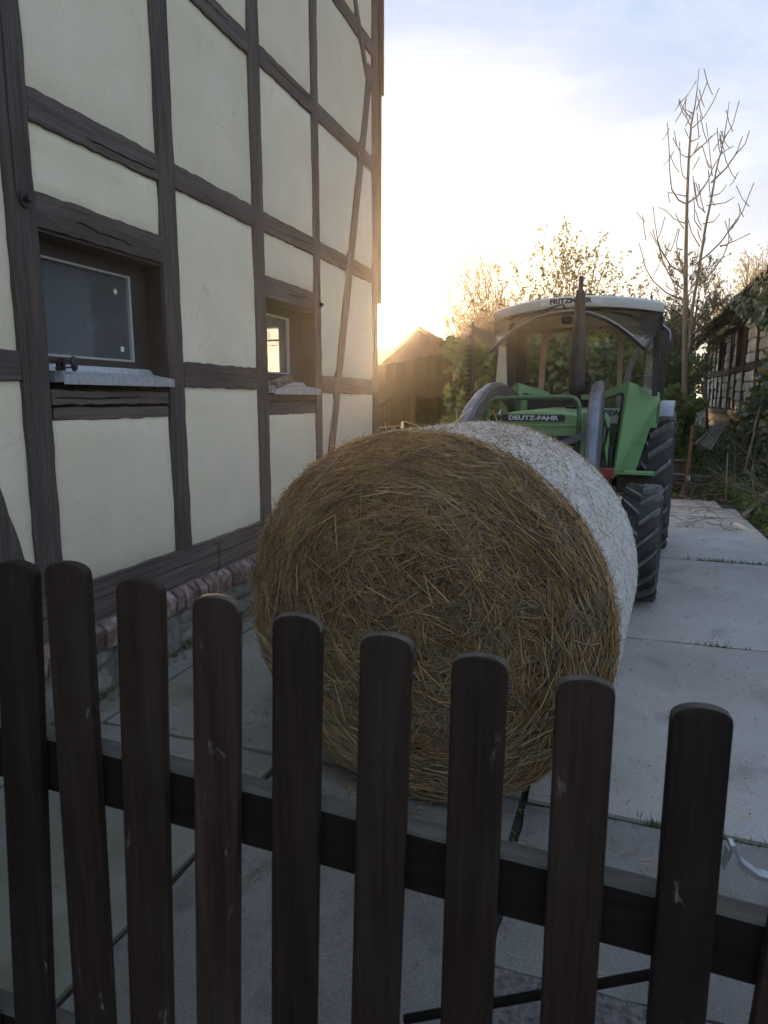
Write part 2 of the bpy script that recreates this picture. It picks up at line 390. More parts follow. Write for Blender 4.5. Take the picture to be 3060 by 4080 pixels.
def netbase(m, t, b, src, noise, rng_, mx, col):
    nd = t.nodes; lk = t.links
    # cylindrical coordinates of the bale: x,z -> angle, y along the axis
    sp = nd.new('ShaderNodeSeparateXYZ'); tcn = nd.new('ShaderNodeTexCoord'); lk.new(tcn.outputs['Object'], sp.inputs[0])
    zz = nd.new('ShaderNodeMath'); zz.operation = 'SUBTRACT'; lk.new(sp.outputs[2], zz.inputs[0]); zz.inputs[1].default_value = .742
    an = nd.new('ShaderNodeMath'); an.operation = 'ARCTAN2'; lk.new(sp.outputs[0], an.inputs[0]); lk.new(zz.outputs[0], an.inputs[1])
    cb = nd.new('ShaderNodeCombineXYZ'); lk.new(an.outputs[0], cb.inputs[0]); lk.new(sp.outputs[1], cb.inputs[1])
    def nz(s, d):
        mp = nd.new('ShaderNodeMapping'); mp.inputs['Scale'].default_value = s; mp.inputs['Rotation'].default_value = (0, 0, .12); lk.new(cb.outputs[0], mp.inputs[0])
        n = nd.new('ShaderNodeTexNoise'); n.inputs['Scale'].default_value = 1; n.inputs['Detail'].default_value = d; lk.new(mp.outputs[0], n.inputs['Vector']); return n.outputs['Fac']
    a = nz((18, 110, 1), 3); c = nz((26, 60, 1), 3)
    k = mx(rng_(a, .44, .54), (.16, .115, .075), (.74, .70, .66))
    k = mx(rng_(c, .53, .61), k, (.46, .34, .18))
    lk.new(k, b.inputs['Base Color'])
    bp = nd.new('ShaderNodeBump'); bp.inputs['Strength'].default_value = .9; bp.inputs['Distance'].default_value = .008; lk.new(a, bp.inputs['Height']); lk.new(bp.outputs[0], b.inputs['Normal'])
NETB = mat('net over straw', (.6, .6, .62), None, .75, extra=netbase)
def worn(m, t, b, src, noise, rng_, mx, col):
    c = mx(rng_(noise((26, 26, 26), 5), .62, .72, 0, .5), col, (.30, .32, .26)); c = mx(rng_(noise((5, 5, 9), 7), .60, .78, 0, .6), c, (.14, .135, .09)); t.links.new(c, b.inputs['Base Color'])
GREEN = mat('green tractor paint', (.165, .32, .125), (.21, .37, .165), .42, (3, 3, 3), 5, coat=.15, extra=worn)
DGREEN = mat('dark green paint', (.06, .12, .06), (.08, .15, .08), .45, (6, 6, 6))
GREYM = mat('grey loader steel', (.13, .132, .15), (.20, .204, .225), .38, (7, 7, 7), 6, metal=.55, bump=.25, bscale=(60, 60, 60), bdist=.003, c3=(.17, .12, .09), s3=(12, 12, 12), m3=(.64, .76))
RUBBER = mat('tyre rubber', (.024, .024, .025), (.050, .048, .046), .78, (9, 9, 9), 6, bump=.3, bscale=(50, 50, 50), bdist=.004)
LUGM = mat('dusty tyre lug', (.11, .107, .105), (.20, .195, .19), .82, (14, 14, 14), 6, bump=.3, bscale=(50, 50, 50), bdist=.004, rnd=.15)
RIM = mat('wheel rim paint', (.42, .42, .40), (.5, .5, .48), .5, (6, 6, 6))
BLACKP = mat('black plastic', (.016, .016, .018), (.03, .03, .032), .5, (8, 8, 8))
DARKM = mat('dark metal', (.022, .021, .020), (.045, .040, .036), .55, (8, 8, 8), metal=.3)
EXH = mat('rusty exhaust', (.040, .036, .042), (.068, .054, .054), .65, (9, 9, 9), 6, metal=.35, bump=.3, bscale=(60, 60, 60), bdist=.003)
ROOFW = mat('cab roof white', (.50, .50, .47), (.58, .58, .54), .5, (2, 2, 2), c3=(.36, .35, .30), s3=(6, 6, 6), m3=(.62, .8))
LINER = mat('roof liner', (.30, .27, .21), (.34, .31, .25), .9, (60, 60, 60))
BEIGE = mat('beige cab post', (.26, .22, .17), (.34, .30, .24), .6, (5, 5, 5), c3=(.15, .10, .07), s3=(18, 18, 18), m3=(.6, .7))
SILVERP = mat('silver fender', (.27, .29, .33), (.36, .38, .42), .4, (5, 5, 5), metal=.3)
REDP = mat('red paint', (.24, .035, .03), (.30, .06, .05), .5, (9, 9, 9))
WHITEP = mat('white plate', (.70, .70, .68), None, .5)
LETTW = mat('letter white', (.62, .64, .70), None, .45)
LETTB = mat('letter black', (.012, .012, .014), None, .5)
DECAL = mat('decal dark', (.022, .026, .038), None, .4)
GLASSC = glassmat('cab glass', (.90, .93, .92), dustf=.10)
GLASSD = glassmat('dust and glare cab glass', (.92, .93, .88), dust=(.85, .83, .72), dustf=.72)  # dust made paler and denser to imitate bright light reflected in the pane
GLASSW = glassmat('dusty window glass', (.80, .82, .84), dust=(.40, .42, .435), dustf=.36)
ZINC = mat('galvanised sheet', (.44, .45, .47), (.56, .57, .59), .45, (30, 30, 30), 5, metal=.25, c3=(.33, .34, .37), s3=(60, 60, 8), m3=(.5, .65))
FRAMEB = mat('brown window frame', (.040, .030, .024), (.055, .043, .036), .55, (8, 8, 8))
SEAL = mat('grey glazing bead', (.42, .42, .40), None, .5)
def pickgrain(m, t, b, src, noise, rng_, mx, col):
    g = noise((95, 95, 3.0), 6, .3, .7); v = rng_(g, .30, .70, .55, 1.5)
    cc = t.nodes.new('ShaderNodeCombineColor')
    for i in range(3): t.links.new(v, cc.inputs[i])
    c = mx(1.0, col, cc.outputs[0], 'MULTIPLY')
    c = mx(rng_(noise((26, 26, 9), 5, .5), .70, .74, 0, .75), c, (.20, .19, .17))
    c = mx(rng_(noise((4, 4, 3), 5), .52, .72, 0, .5), c, (.035, .032, .022))
    t.links.new(c, b.inputs['Base Color'])
PICK = mat('dark stained picket', (.018, .0105, .0080), (.038, .0215, .0165), .62, (22, 22, 2.2), 6, (.3, .7), bump=.35, bscale=(60, 60, 4), bdist=.003,
           c3=(.10, .095, .085), s3=(30, 30, 7), m3=(.655, .72), rnd=.45, spec=.2, extra=pickgrain)
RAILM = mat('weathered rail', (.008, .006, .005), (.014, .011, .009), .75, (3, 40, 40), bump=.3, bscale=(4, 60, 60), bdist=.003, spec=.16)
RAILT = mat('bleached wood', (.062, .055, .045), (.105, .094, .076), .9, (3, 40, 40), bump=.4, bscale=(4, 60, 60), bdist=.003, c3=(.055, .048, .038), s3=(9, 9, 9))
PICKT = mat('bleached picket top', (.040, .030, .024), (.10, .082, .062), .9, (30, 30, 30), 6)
OLDW = mat('old grey board', (.125, .095, .070), (.21, .165, .125), .9, (18, 18, 1.6), 6, bump=.6, bscale=(60, 60, 4), bdist=.004, rnd=.28)
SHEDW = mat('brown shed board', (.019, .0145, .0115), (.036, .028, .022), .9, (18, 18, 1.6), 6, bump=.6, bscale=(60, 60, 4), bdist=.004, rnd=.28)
OLDWD = mat('dark old wood', (.035, .027, .021), (.065, .050, .040), .9, (14, 14, 2), 6, bump=.6, bscale=(60, 60, 5), bdist=.004, rnd=.2)
TILE = mat('old clay tile', (.22, .085, .052), (.30, .135, .085), .9, (9, 9, 9), 5, bump=.4, bscale=(30, 30, 30), rnd=.25)
TILED = mat('mossy dark tile', (.085, .060, .050), (.14, .105, .088), .92, (9, 9, 9), 5, bump=.5, bscale=(30, 30, 30), rnd=.3, c3=(.06, .075, .035), s3=(6, 6, 6))
BARK = mat('grey bark', (.115, .108, .082), (.20, .188, .145), .95, (14, 14, 4), 6, bump=.7, bscale=(40, 40, 10), bdist=.01)
TWIG = mat('brown twig', (.075, .055, .038), (.11, .085, .06), .9, (9, 9, 9))
RUST = mat('rusty steel', (.060, .032, .024), (.11, .065, .048), .85, (14, 14, 14), 6, bump=.4, bscale=(50, 50, 50))
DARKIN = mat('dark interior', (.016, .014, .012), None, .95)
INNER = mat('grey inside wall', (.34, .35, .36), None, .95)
PALEST = mat('pale barn stone', (.60, .54, .43), (.74, .69, .58), .95, (14, 14, 14), 6, bump=.9, bscale=(28, 28, 28), bdist=.02, rnd=.22)
OCHBR = mat('ochre brick', (.40, .24, .12), (.48, .32, .18), .93, (20, 20, 20), bump=.5, rnd=.22)
IVYL = leafmat('ivy leaf', (.055, .095, .032), (.11, .165, .056), .35, .38)
IVYD = leafmat('dark ivy leaf', (.040, .072, .027), (.085, .132, .048), .30, .36)
BUSHL = leafmat('fresh leaf', (.11, .155, .035), (.18, .225, .065), .5, .55)
BUDL = leafmat('young bud leaf', (.075, .10, .03), (.13, .15, .055), .32, .6)
DRYL = leafmat('brown seed leaf', (.07, .048, .026), (.12, .085, .045), .25, .8)
GRASSL = leafmat('grass blade', (.075, .15, .025), (.15, .25, .055), .4, .55)
WILL = leafmat('willow leaf', (.12, .13, .05), (.19, .17, .08), .5, .6)
DEADL = mat('dead leaf', (.10, .065, .035), (.16, .12, .07), .9, (9, 9, 9), rnd=.4, island=True)

# ------------------------------------------------------------------ ground
def gz(al, pe):
    """terrain height from lane coordinates"""
    z = 0.0
    e = max(0.0, pe - 1.95); z += min(e, 1.3) * .30
    b = max(0.0, al - 12.3); z += min(b, 10) * .045
    return z
ticks = np.concatenate([-np.geomspace(160, 14, 12), np.linspace(-12, 34, 93), np.geomspace(36, 160, 12)])
gx = ticks; gy = ticks
V = []
for y in gy:
    for x in gx:
        al = WV.x * x + WV.y * y; pe = NV.x * x + NV.y * y
        z = gz(al, pe)
        inside = (al < 12.0 and -2.7 < pe < 1.95)
        if inside: z = -.09
        elif abs(x) < 40 and abs(y) < 40: z += .03 * math.sin(x * 2.3 + y) + .02 * math.sin(y * 3.1 - x * 1.7) - .02
        V.append((x, y, z))
nx = len(gx)
F = np.array([(j*nx+i, j*nx+i+1, (j+1)*nx+i+1, (j+1)*nx+i) for j in range(len(gy)-1) for i in range(nx-1)])
tag(link('ground', np_mesh('ground', np.array(V), F, EARTH, True)), kind='structure')

LROT = math.atan2(WV.y, WV.x)     # local +X along the lane, +Y to its left
# pavement: individually cast slabs
pav = empty('pavement', (0, 0, 0), LROT); pav['kind'] = 'structure'
rows = [(1.72, 2.545), (2.572, 4.69), (4.715, 7.275), (7.30, 9.165), (9.19, 10.96), (10.985, 11.8)]
def slab(a0, a1, p0, p1, m, dz=0.0, jit=.006):
    # top grid with irregular edges
    n = 14; b = MB()
    top = []; 
    def edge(i, j):
        a = a0 + (a1 - a0) * i / n; p = p0 + (p1 - p0) * j / n
        if i in (0, n): a += random.uniform(-jit, jit)
        if j in (0, n): p += random.uniform(-jit, jit)
        z = dz + random.uniform(-.0015, .0015)
        if i in (0, n) or j in (0, n): z -= .006
        return (a, -p, z)
    vs = [edge(i, j) for i in range(n + 1) for j in range(n + 1)]
    fs = [(i*(n+1)+j, (i+1)*(n+1)+j, (i+1)*(n+1)+j+1, i*(n+1)+j+1) for i in range(n) for j in range(n)]
    ring = [i*(n+1) for i in range(n+1)] + [n*(n+1)+j for j in range(1, n+1)] + [i*(n+1)+n for i in range(n-1, -1, -1)] + [j for j in range(n-1, 0, -1)]
    o = len(vs); vs += [(vs[i][0], vs[i][1], dz - .08) for i in ring]
    k = len(ring)
    fs += [(ring[i], ring[(i+1) % k], o + (i+1) % k, o + i) for i in range(k)]
    b.add(vs, fs)
    return b.build('concrete_slab', m, pav, smooth=40)
for i, (a0, a1) in enumerate(rows):
    if i == 0:
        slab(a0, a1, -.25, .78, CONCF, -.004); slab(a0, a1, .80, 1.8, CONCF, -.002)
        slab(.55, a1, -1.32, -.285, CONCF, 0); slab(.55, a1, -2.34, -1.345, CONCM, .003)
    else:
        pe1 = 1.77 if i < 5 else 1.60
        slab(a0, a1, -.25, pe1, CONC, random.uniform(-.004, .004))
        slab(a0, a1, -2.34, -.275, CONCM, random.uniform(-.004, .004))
b = MB()
for (a0, a1) in ((.5, 2.53), (2.56, 7.3)):
    b.box(a0, a1, 2.36, 2.62, -.08, -.004)
b.build('gutter_strip', CONCM, pav)
b = MB(); b.box(.4, 11.9, -1.85, 2.62, -.085, -.022)
tag(b.build('joint_soil', SOIL), kind='structure').rotation_euler = (0, 0, LROT)
b = MB(); b.box(-6, 1.715, -3.2, .28, -.085, -.012); b.box(-6, .545, .28, 2.62, -.085, -.012)
gv = tag(b.build('gravel', GRAVEL), kind='structure'); gv.rotation_euler = (0, 0, LROT)

# ------------------------------------------------------------------ half timbered house
house = empty('half_timbered_house', NV * -2.60, LROT,
              'cream plastered half timbered house with dark brown beams along the yard', 'house')
def timber(kind, a0, a1, b0, b1, depth=.15, y0=0.0, seg=22, crack=.5, jit=.005, parent=house, nm=None, taper=None, mt=None):
    """kind 'v': x in [b0,b1] at both ends, z from a0 to a1; 'h': z in [b0,b1], x from a0 to a1. taper=(b0',b1') far end."""
    t0, t1 = taper or (b0, b1)
    vs = []; K = 7
    cpos = random.uniform(.35, .65); cs, ce = sorted((random.uniform(0, .45), random.uniform(.55, 1)))
    ph = random.uniform(0, 6); has = random.random() < crack
    for i in range(seg + 1):
        f = i / seg; L = a0 + (a1 - a0) * f
        l0 = b0 + (t0 - b0) * f + random.uniform(-jit, jit); l1 = b1 + (t1 - b1) * f + random.uniform(-jit, jit)
        wd = l1 - l0; ch = .006
        cp = l0 + wd * (cpos + .07 * math.sin(f * 5 + ph) + .02 * math.sin(f * 23 + ph))
        on = has and cs < f < ce
        cw = random.uniform(.003, .0055) if on else .002; cdp = .016 if on else 0.0
        prof = [(l0, .03), (l0 + ch * .3, ch), (l0 + ch, 0), (cp - cw, 0), (cp, cdp), (cp + cw, 0), (l1 - ch, 0), (l1 - ch * .3, ch), (l1, .03), (l1, depth), (l0, depth)]
        K = len(prof)
        for (q, d) in prof:
            vs.append((q, y0 + d, L) if kind == 'v' else (L, y0 + d, q))
    fs = [(i*K+j, i*K+(j+1) % K, (i+1)*K+(j+1) % K, (i+1)*K+j) for i in range(seg) for j in range(K)]
    fs += [tuple(range(K)), tuple(range(seg*K, (seg+1)*K))]
    b = MB(); b.add(vs, fs)
    return b.build(nm or ('post' if kind == 'v' else 'rail'), mt or (TIMV if kind == 'v' else TIMH), parent)
ZT = 6.9
posts = [(-2.2, -2.03), (-1.0, -.83), (.15, .31), (1.28, 1.44), (2.485, 2.648), (3.593, 3.755), (4.713, 4.872), (5.80, 5.928), (7.374, 7.53)]
for x0, x1 in posts:
    timber('v', .638, ZT, x0, x1, seg=60, crack=.9, taper=(x0 + .005, x1 + .012) if x0 == 2.485 else None)
timber('h', -2.25, 7.53, .405, .638, depth=.2, seg=90, crack=1, jit=.006, nm='sill_beam')
bays = list(zip([p[1] for p in posts[:-1]], [p[0] for p in posts[1:]]))
win_bays = {5: 1, 7: 2}
panels = []
for bi, (x0, x1) in enumerate(bays, start=1):
    win = win_bays.get(bi)
    for z0, z1 in ((2.858, 3.008), (4.02, 4.165), (5.16, 5.30), (6.6, 6.8)):
        timber('h', x0 + .001, x1 - .001, z0 + random.uniform(-.005, .005), z1, seg=16, crack=.8)
    if win:
        timber('h', x0 + .001, x1 - .001, 2.392 if win == 1 else 2.375, 2.558 if win == 1 else 2.54, seg=16, crack=1, nm='lintel', depth=.2)
        zlo = 1.488 if win == 1 else 1.468
        panels += [(x0, x1, .638, zlo), (x0, x1, 2.55, 2.86)]
    else:
        zr = {4: (1.679, 1.82), 6: (1.669, 1.832), 8: (1.648, 1.815)}.get(bi, (1.67, 1.83))
        timber('h', x0 + .001, x1 - .001, zr[0], zr[1], seg=16, crack=.6)
        panels += [(x0, x1, .638, zr[0]), (x0, x1, zr[1], 2.86)]
    panels += [(x0, x1, 3.006, 4.02), (x0, x1, 4.163, 5.16), (x0, x1, 5.3, 6.6)]
def plaster(x0, x1, z0, z1):
    n, mm = 12, 14; vs = []; ph = random.uniform(0, 9)
    for i in range(n + 1):
        for j in range(mm + 1):
            f, g = i / n, j / mm
            e = min(f, 1 - f) * (x1 - x0); h = min(g, 1 - g) * (z1 - z0)
            dd = min(e, h)
            y = .020 - .012 * min(1, dd / .05) + .004 * math.sin(f * 5 + ph) * math.sin(g * 4 + ph) + random.uniform(-.001, .001)
            vs.append((x0 - .004 + (x1 - x0 + .008) * f, y, z0 - .004 + (z1 - z0 + .008) * g))
    fs = [(i*(mm+1)+j, (i+1)*(mm+1)+j, (i+1)*(mm+1)+j+1, i*(mm+1)+j+1) for i in range(n) for j in range(mm)]
    b = MB(); b.add(vs, fs); b.box(x0 - .004, x1 + .004, .03, .12, z0 - .004, z1 + .004)
    return b.build('plaster_panel', PLAST, house, smooth=30)
for p in panels: plaster(*p)
# braces near the corner and beyond the left frame edge
def brace(p0, p1, wd, y=-.004):
    (x0, z0), (x1, z1) = p0, p1; n = 14; vs = []
    h = wd / 2
    for i in range(n + 1):
        f = i / n; x = x0 + (x1 - x0) * f; z = z0 + (z1 - z0) * f
        a = x - h + random.uniform(-.004, .004); c = x + h + random.uniform(-.004, .004)
        vs += [(a, y + .05, z), (a + .004, y, z), (c - .004, y, z), (c, y + .05, z)]
    fs = [(i*4+j, i*4+j+1, (i+1)*4+j+1, (i+1)*4+j) for i in range(n) for j in range(3)]
    b = MB(); b.add(vs, fs); return b.build('brace', TIMV, house)
brace((5.99, .64), (7.30, 5.03), .155)
brace((6.60, 5.85), (7.22, 4.86), .11, -.006)
brace((2.10, 1.67), (2.40, .64), .15)
brace((1.62, 3.0), (2.40, 5.16), .15)
# windows
def window(x0, x1, gx0, gx1, zb, zt, gz0, gz1, off):
    wn = MB(); fy0, fy1 = off - .015, off + .05
    g0 = max(x0, gx0)
    wn.box(x0 + .002, gx0 - .018, fy0, fy1, zb, zt); wn.box(gx1 + .018, x1 - .002, fy0, fy1, zb, zt)
    wn.box(gx0 - .018, gx1 + .018, fy0, fy1, zb, gz0 - .012); wn.box(gx0 - .018, gx1 + .018, fy0, fy1, gz1 + .012, zt)
    wo_ = wn.build('window', FRAMEB, house)
    bd = MB(); t = .018
    bd.box(gx0 - t, gx0, off - .01, off + .03, gz0 - .012, gz1 + .012); bd.box(gx1, gx1 + t, off - .01, off + .03, gz0 - .012, gz1 + .012)
    bd.box(gx0, gx1, off - .01, off + .03, gz0 - .012, gz0); bd.box(gx0, gx1, off - .01, off + .03, gz1, gz1 + .012)
    bd.build('glazing_bead', SEAL, wo_)
    gl = MB(); gl.box(gx0, gx1, off + .008, off + .014, gz0, gz1); gl.build('pane', GLASSW, wo_)
    rv = MB()   # reveal boards
    rv.box(x0 + .001, x0 + .016, .012, off - .016, zb, zt); rv.box(x1 - .016, x1 - .001, .012, off - .016, zb, zt)
    rv.box(x0 + .017, x1 - .017, .014, off - .016, zt - .012, zt)
    rv.build('reveal_board', FRAMEB, wo_)
    return wo_
w1 = window(2.648, 3.593, 2.76, 3.43, 1.70, 2.392, 1.825, 2.292, .14)
w2 = window(4.872, 5.80, 4.95, 5.50, 1.66, 2.375, 1.822, 2.277, .14)
def stickers():
    for (x, z, rot, s) in ((3.335, 2.205, 45, .013), (3.365, 1.885, 5, .014)):
        b = MB(); T = Matrix.Translation((x, .1465, z)) @ Matrix.Rotation(R(rot), 4, 'Y')
        b.box(-s, s, 0, .001, -s, s, T=T); b.build('paper_sticker', WHITEP, w1)
stickers()
b = MB(); b.box(2.765, 3.19, .20, .206, 1.83, 2.285); b.build('reflection_board', INNER, w1)  # pale board added behind the pane to imitate reflected sky
b = MB(); b.box(2.95, 3.10, .1235, .126, 1.744, 1.772, ch=.001); b.build('embossed_badge', FRAMEB, w1)
def flashing(x0, x1, zt, zb):
    b = MB()
    pr = [(-.042, zb), (-.045, zt), (.10, zt + .028), (.124, zt + .06), (.124, zt + .052), (.10, zt + .020), (-.041, zt - .006), (-.038, zb)]
    b.prism([(x0, y, z) for y, z in pr], (x1 - x0, 0, 0))
    b.box(x0, x0 + .003, -.04, .11, zb + .01, zt + .02)
    return b.build('sill_flashing', ZINC, house)
flashing(2.70, 3.585, 1.715, 1.670); flashing(4.90, 5.792, 1.684, 1.634)
for (x0, x1, z0, z1, y) in ((2.660, 3.585, 1.566, 1.642, .006), (2.668, 3.583, 1.488, 1.556, .010), (4.888, 5.792, 1.582, 1.632, .008), (4.886, 5.790, 1.468, 1.574, .010)):
    timber('h', x0, x1, z0, z1, depth=.09, y0=y, seg=14, crack=.4, nm='sill_board')
for q in ((2.65, 3.592, 1.48, 1.72), (4.873, 5.80, 1.46, 1.69)):
    b = MB(); b.box(q[0], q[1], .10, .14, q[2], q[3]); b.build('sill_backing', OLDWD, house)
# bolts with washers
for (x, z, r) in ((2.585, 2.497, .036), (5.885, 2.445, .036)):
    b = MB(); T = Matrix.Translation((x, -.004, z)) @ Matrix.Rotation(R(-90), 4, 'Z')
    b.lathe([(0, 0.0), (r, 0), (r, .006), (0, .006)], 20, T=T); o = b.build('bolt', DARKM, house)
    b = MB(); b.lathe([(.016, .006), (.016, .030), (.013, .034), (0, .034)], 6, T=T); b.build('bolt_head', DARKM, o)
b = MB(); b.tube([(4.02, -.002, .60), (4.02, -.03, .60), (4.02, -.03, .44), (4.02, -.012, .40)], .004, 6); b.build('wire_hook', DARKM, house)
# plinth: rowlock bricks on rough stones
mb_ = MB(); mb_.box(-2.2, 7.5, .0, .25, -.08, .404); mb_.build('plinth_core', MORTAR, house)
brick_meshes = []
for k in range(6):
    b = MB(); n = 3
    vs = []
    for x in (-.034, .034):
        vs += [(x + random.uniform(-.004, .004), -.052 + random.uniform(-.006, .006), -.075), (x, -.058 + random.uniform(-.008, .006), .028 + random.uniform(-.012, .012)),
               (x, -.004, .075 + random.uniform(-.006, .004)), (x, .06, .075), (x, .06, -.075)]
    b.add(vs, [(0,1,2,3,4), (9,8,7,6,5), (0,5,6,1), (1,6,7,2), (2,7,8,3), (3,8,9,4), (4,9,5,0)])
    me = b.mesh('brick', BRICK)
    import bmesh
    bb = bmesh.new(); bb.from_mesh(me); bmesh.ops.recalc_face_normals(bb, faces=bb.faces)
    bmesh.ops.bevel(bb, geom=bb.edges[:], offset=.006, segments=1, affect='EDGES'); bb.to_mesh(me); bb.free(); brick_meshes.append(me)
x = 1.2
while x < 7.45:
    link('brick', random.choice(brick_meshes), house, (x, random.uniform(-.006, .01), .326 + random.uniform(-.006, .006)), (random.uniform(-.05, .05), random.uniform(-.05, .05), random.uniform(-.05, .05)))
    x += .079 + random.uniform(-.002, .006)
def rough_stone(x0, x1, z0, z1, y0, y1, mt, parent, nm='foundation_stone', amp=.014, n=4):
    vs = []; 
    for i in range(n + 1):
        for j in range(n + 1):
            f, g = i / n, j / n
            ed = i in (0, n) or j in (0, n)
            vs.append((x0 + (x1 - x0) * f + random.uniform(-amp, amp) * .6, y0 + (amp * 1.6 if ed else 0) + random.uniform(-amp, amp), z0 + (z1 - z0) * g + random.uniform(-amp, amp) * .6))
    fs = [(i*(n+1)+j, (i+1)*(n+1)+j, (i+1)*(n+1)+j+1, i*(n+1)+j+1) for i in range(n) for j in range(n)]
    ring = [i*(n+1) for i in range(n+1)] + [n*(n+1)+j for j in range(1, n+1)] + [i*(n+1)+n for i in range(n-1, -1, -1)] + [j for j in range(n-1, 0, -1)]
    o = len(vs); vs += [(vs[i][0], y1, vs[i][2]) for i in ring]; k = len(ring)
    fs += [(ring[(i+1) % k], ring[i], o + i, o + (i+1) % k) for i in range(k)]
    b = MB(); b.add(vs, fs); return b.build(nm, mt, parent, smooth=50)
x = 1.0
while x < 7.4:
    wd = random.uniform(.24, .55)
    if random.random() < .35:
        zm = random.uniform(.10, .15)
        rough_stone(x, x + wd - .02, -.06, zm - .01, -.02, .12, STONE, house); rough_stone(x + random.uniform(-.03, .03), x + wd - .02, zm + .008, .245, -.024, .12, STONE, house)
    else: rough_stone(x, x + wd - .02, -.06, .245, -.03 + random.uniform(-.01, .01), .12, STONE, house)
    x += wd
# corner cladding on the far gable, gable wall with a small opening, back walls, roof, floor
cl = MB()
for k in range(12):
    cl.box(7.5345, 7.562, -.02 + k * .16 if k else -.035, .135 + k * .16, 2.66 + (k % 3) * .01, ZT, ch=.003)
cl.build('cladding_board', OLDWD, house)
cl = MB(); cl.box(7.563, 7.60, -.05, .04, 4.85, ZT, ch=.003); cl.build('corner_board', OLDWD, house)
gwl = MB(); OX0, OX1, OZ0, OZ1 = 1.19, 1.42, 1.90, 2.43
for (y0, y1, z0, z1) in ((.151, OX0, 0, ZT), (OX1, 8.0, 0, ZT), (OX0, OX1, 0, OZ0), (OX0, OX1, OZ1, ZT)):
    gwl.box(7.38, 7.53, y0, y1, z0, z1)
gwl.box(-2.2, 7.38, 7.86, 8.0, 0, ZT); gwl.box(-2.2, -2.06, .2, 7.86, 0, ZT)
gwl.build('gable_wall', PLAST, house)
gb = MB(); gb.box(7.44, 7.46, OX0, OX1, 2.275, 2.295); gb.box(7.44, 7.46, OX0, OX1, 2.225, 2.232); gb.build('window_bar', FRAMEB, house)
inn = MB(); inn.box(-2.05, 7.37, .25, 7.85, .25, .30); inn.box(-2.05, 7.37, .21, 7.85, 2.72, 2.80); inn.box(-2.05, 7.37, 3.2, 3.25, .3, 2.72); inn.box(4.2, 4.24, .25, 3.2, .3, 2.72)
inn.build('interior_wall', INNER, house)
rf = MB(); rf.prism([(-2.7, -.45, 6.75), (-2.7, 4.0, 10.4), (-2.7, 8.45, 6.75), (-2.7, 8.45, 6.6), (-2.7, 4.0, 10.2), (-2.7, -.45, 6.6)], (10.4, 0, 0))
rf.build('roof', TILE, house)
# things on the window sills
clamp = empty('suction_clamp', NV * -2.59 + WV * 2.77 + Vector((0, 0, 1.735)), LROT,
              'black round suction clamp lying on the zinc sill of the nearer window', 'clamp')
b = MB(); T = Matrix.Translation((.035, 0, .038)) @ Matrix.Rotation(R(-60), 4, 'Z')
b.lathe([(0, -.008), (.036, -.008), (.04, 0), (.03, .012), (0, .014)], 20, T=T); b.build('suction_cup', BLACKP, clamp, smooth=40)
b = MB(); b.tube([(-.11, 0, .045), (.02, -.01, .05)], .006, 6); b.tube([(-.09, 0, .012), (.02, -.01, .02)], .005, 6); b.build('handle', BLACKP, clamp)
b = MB(); b.box(-.05, -.035, -.012, .012, .0, .058); b.box(-.075, -.065, -.01, .01, 0, .055); b.build('clip', DARKM, clamp)
blk = empty('wood_offcut', NV * -2.595 + WV * 5.08 + Vector((0, 0, 1.692)), LROT + R(4), 'grey wooden offcut with rusty nails lying on the farther window sill', 'wood block')
b = MB(); b.box(-.16, .17, -.035, .035, .0, .062, T=Matrix.Translation((0, 0, .01)) @ Matrix.Rotation(R(-10), 4, 'Y'), ch=.004); b.build('block', OLDW, blk)
for k in range(4):
    b = MB(); b.tube([(-.06 + k * .045, -.034, .03 + k * .008), (-.05 + k * .045, -.062, .027 + k * .008)], .003, 5); b.build('nail', RUST, blk)
b = MB(); b.prism([(0, 0, 0), (.16, .01, 0), (.15, .05, 0), (.02, .04, 0)], (0, 0, .006))
ch = b.build('sheet_scrap', ZINC); ch.location = NV * -2.635 + WV * 5.38 + Vector((0, 0, 1.714)); ch.rotation_euler = (0, 0, LROT)
tag(ch, 'small bent grey metal scrap lying on the sill beside the wooden offcut', 'metal scrap')

# ------------------------------------------------------------------ straw bale
BA = R(23.36); RB, LB = .742, 1.14
bale = empty('straw_bale', (.110, 2.485, 0), -BA, 'round golden straw bale in white net wrap standing on the concrete', 'straw bale')
def bxz(rad, th): return rad * np.cos(th), RB + rad * np.sin(th)
# packed core
b = MB(); n, k = 10, 96; vs = []
prof = [(0, .035), (.25, .03), (.45, .03), (.60, .035), (.68, .05), (.715, .085), (.725, .14), (.728, .5), (.725, 1.0), (.715, 1.06), (.66, 1.10), (0, 1.12)]
for (r, y) in prof:
    for j in range(k):
        a = 2 * math.pi * j / k; rr = r * (1 + .006 * math.sin(3 * a + 1) + .004 * math.sin(7 * a))
        z = RB + rr * math.sin(a)
        vs.append((rr * math.cos(a), y + (0 if 0 < r else 0) + .006 * math.sin(9 * a + r * 30), max(z, .004)))
fs = [(i*k+j, i*k+(j+1) % k, (i+1)*k+(j+1) % k, (i+1)*k+j) for i in range(len(prof)-1) for j in range(k)]
b.add(vs, fs); b.build('packed_core', STRAWB, bale, smooth=True)
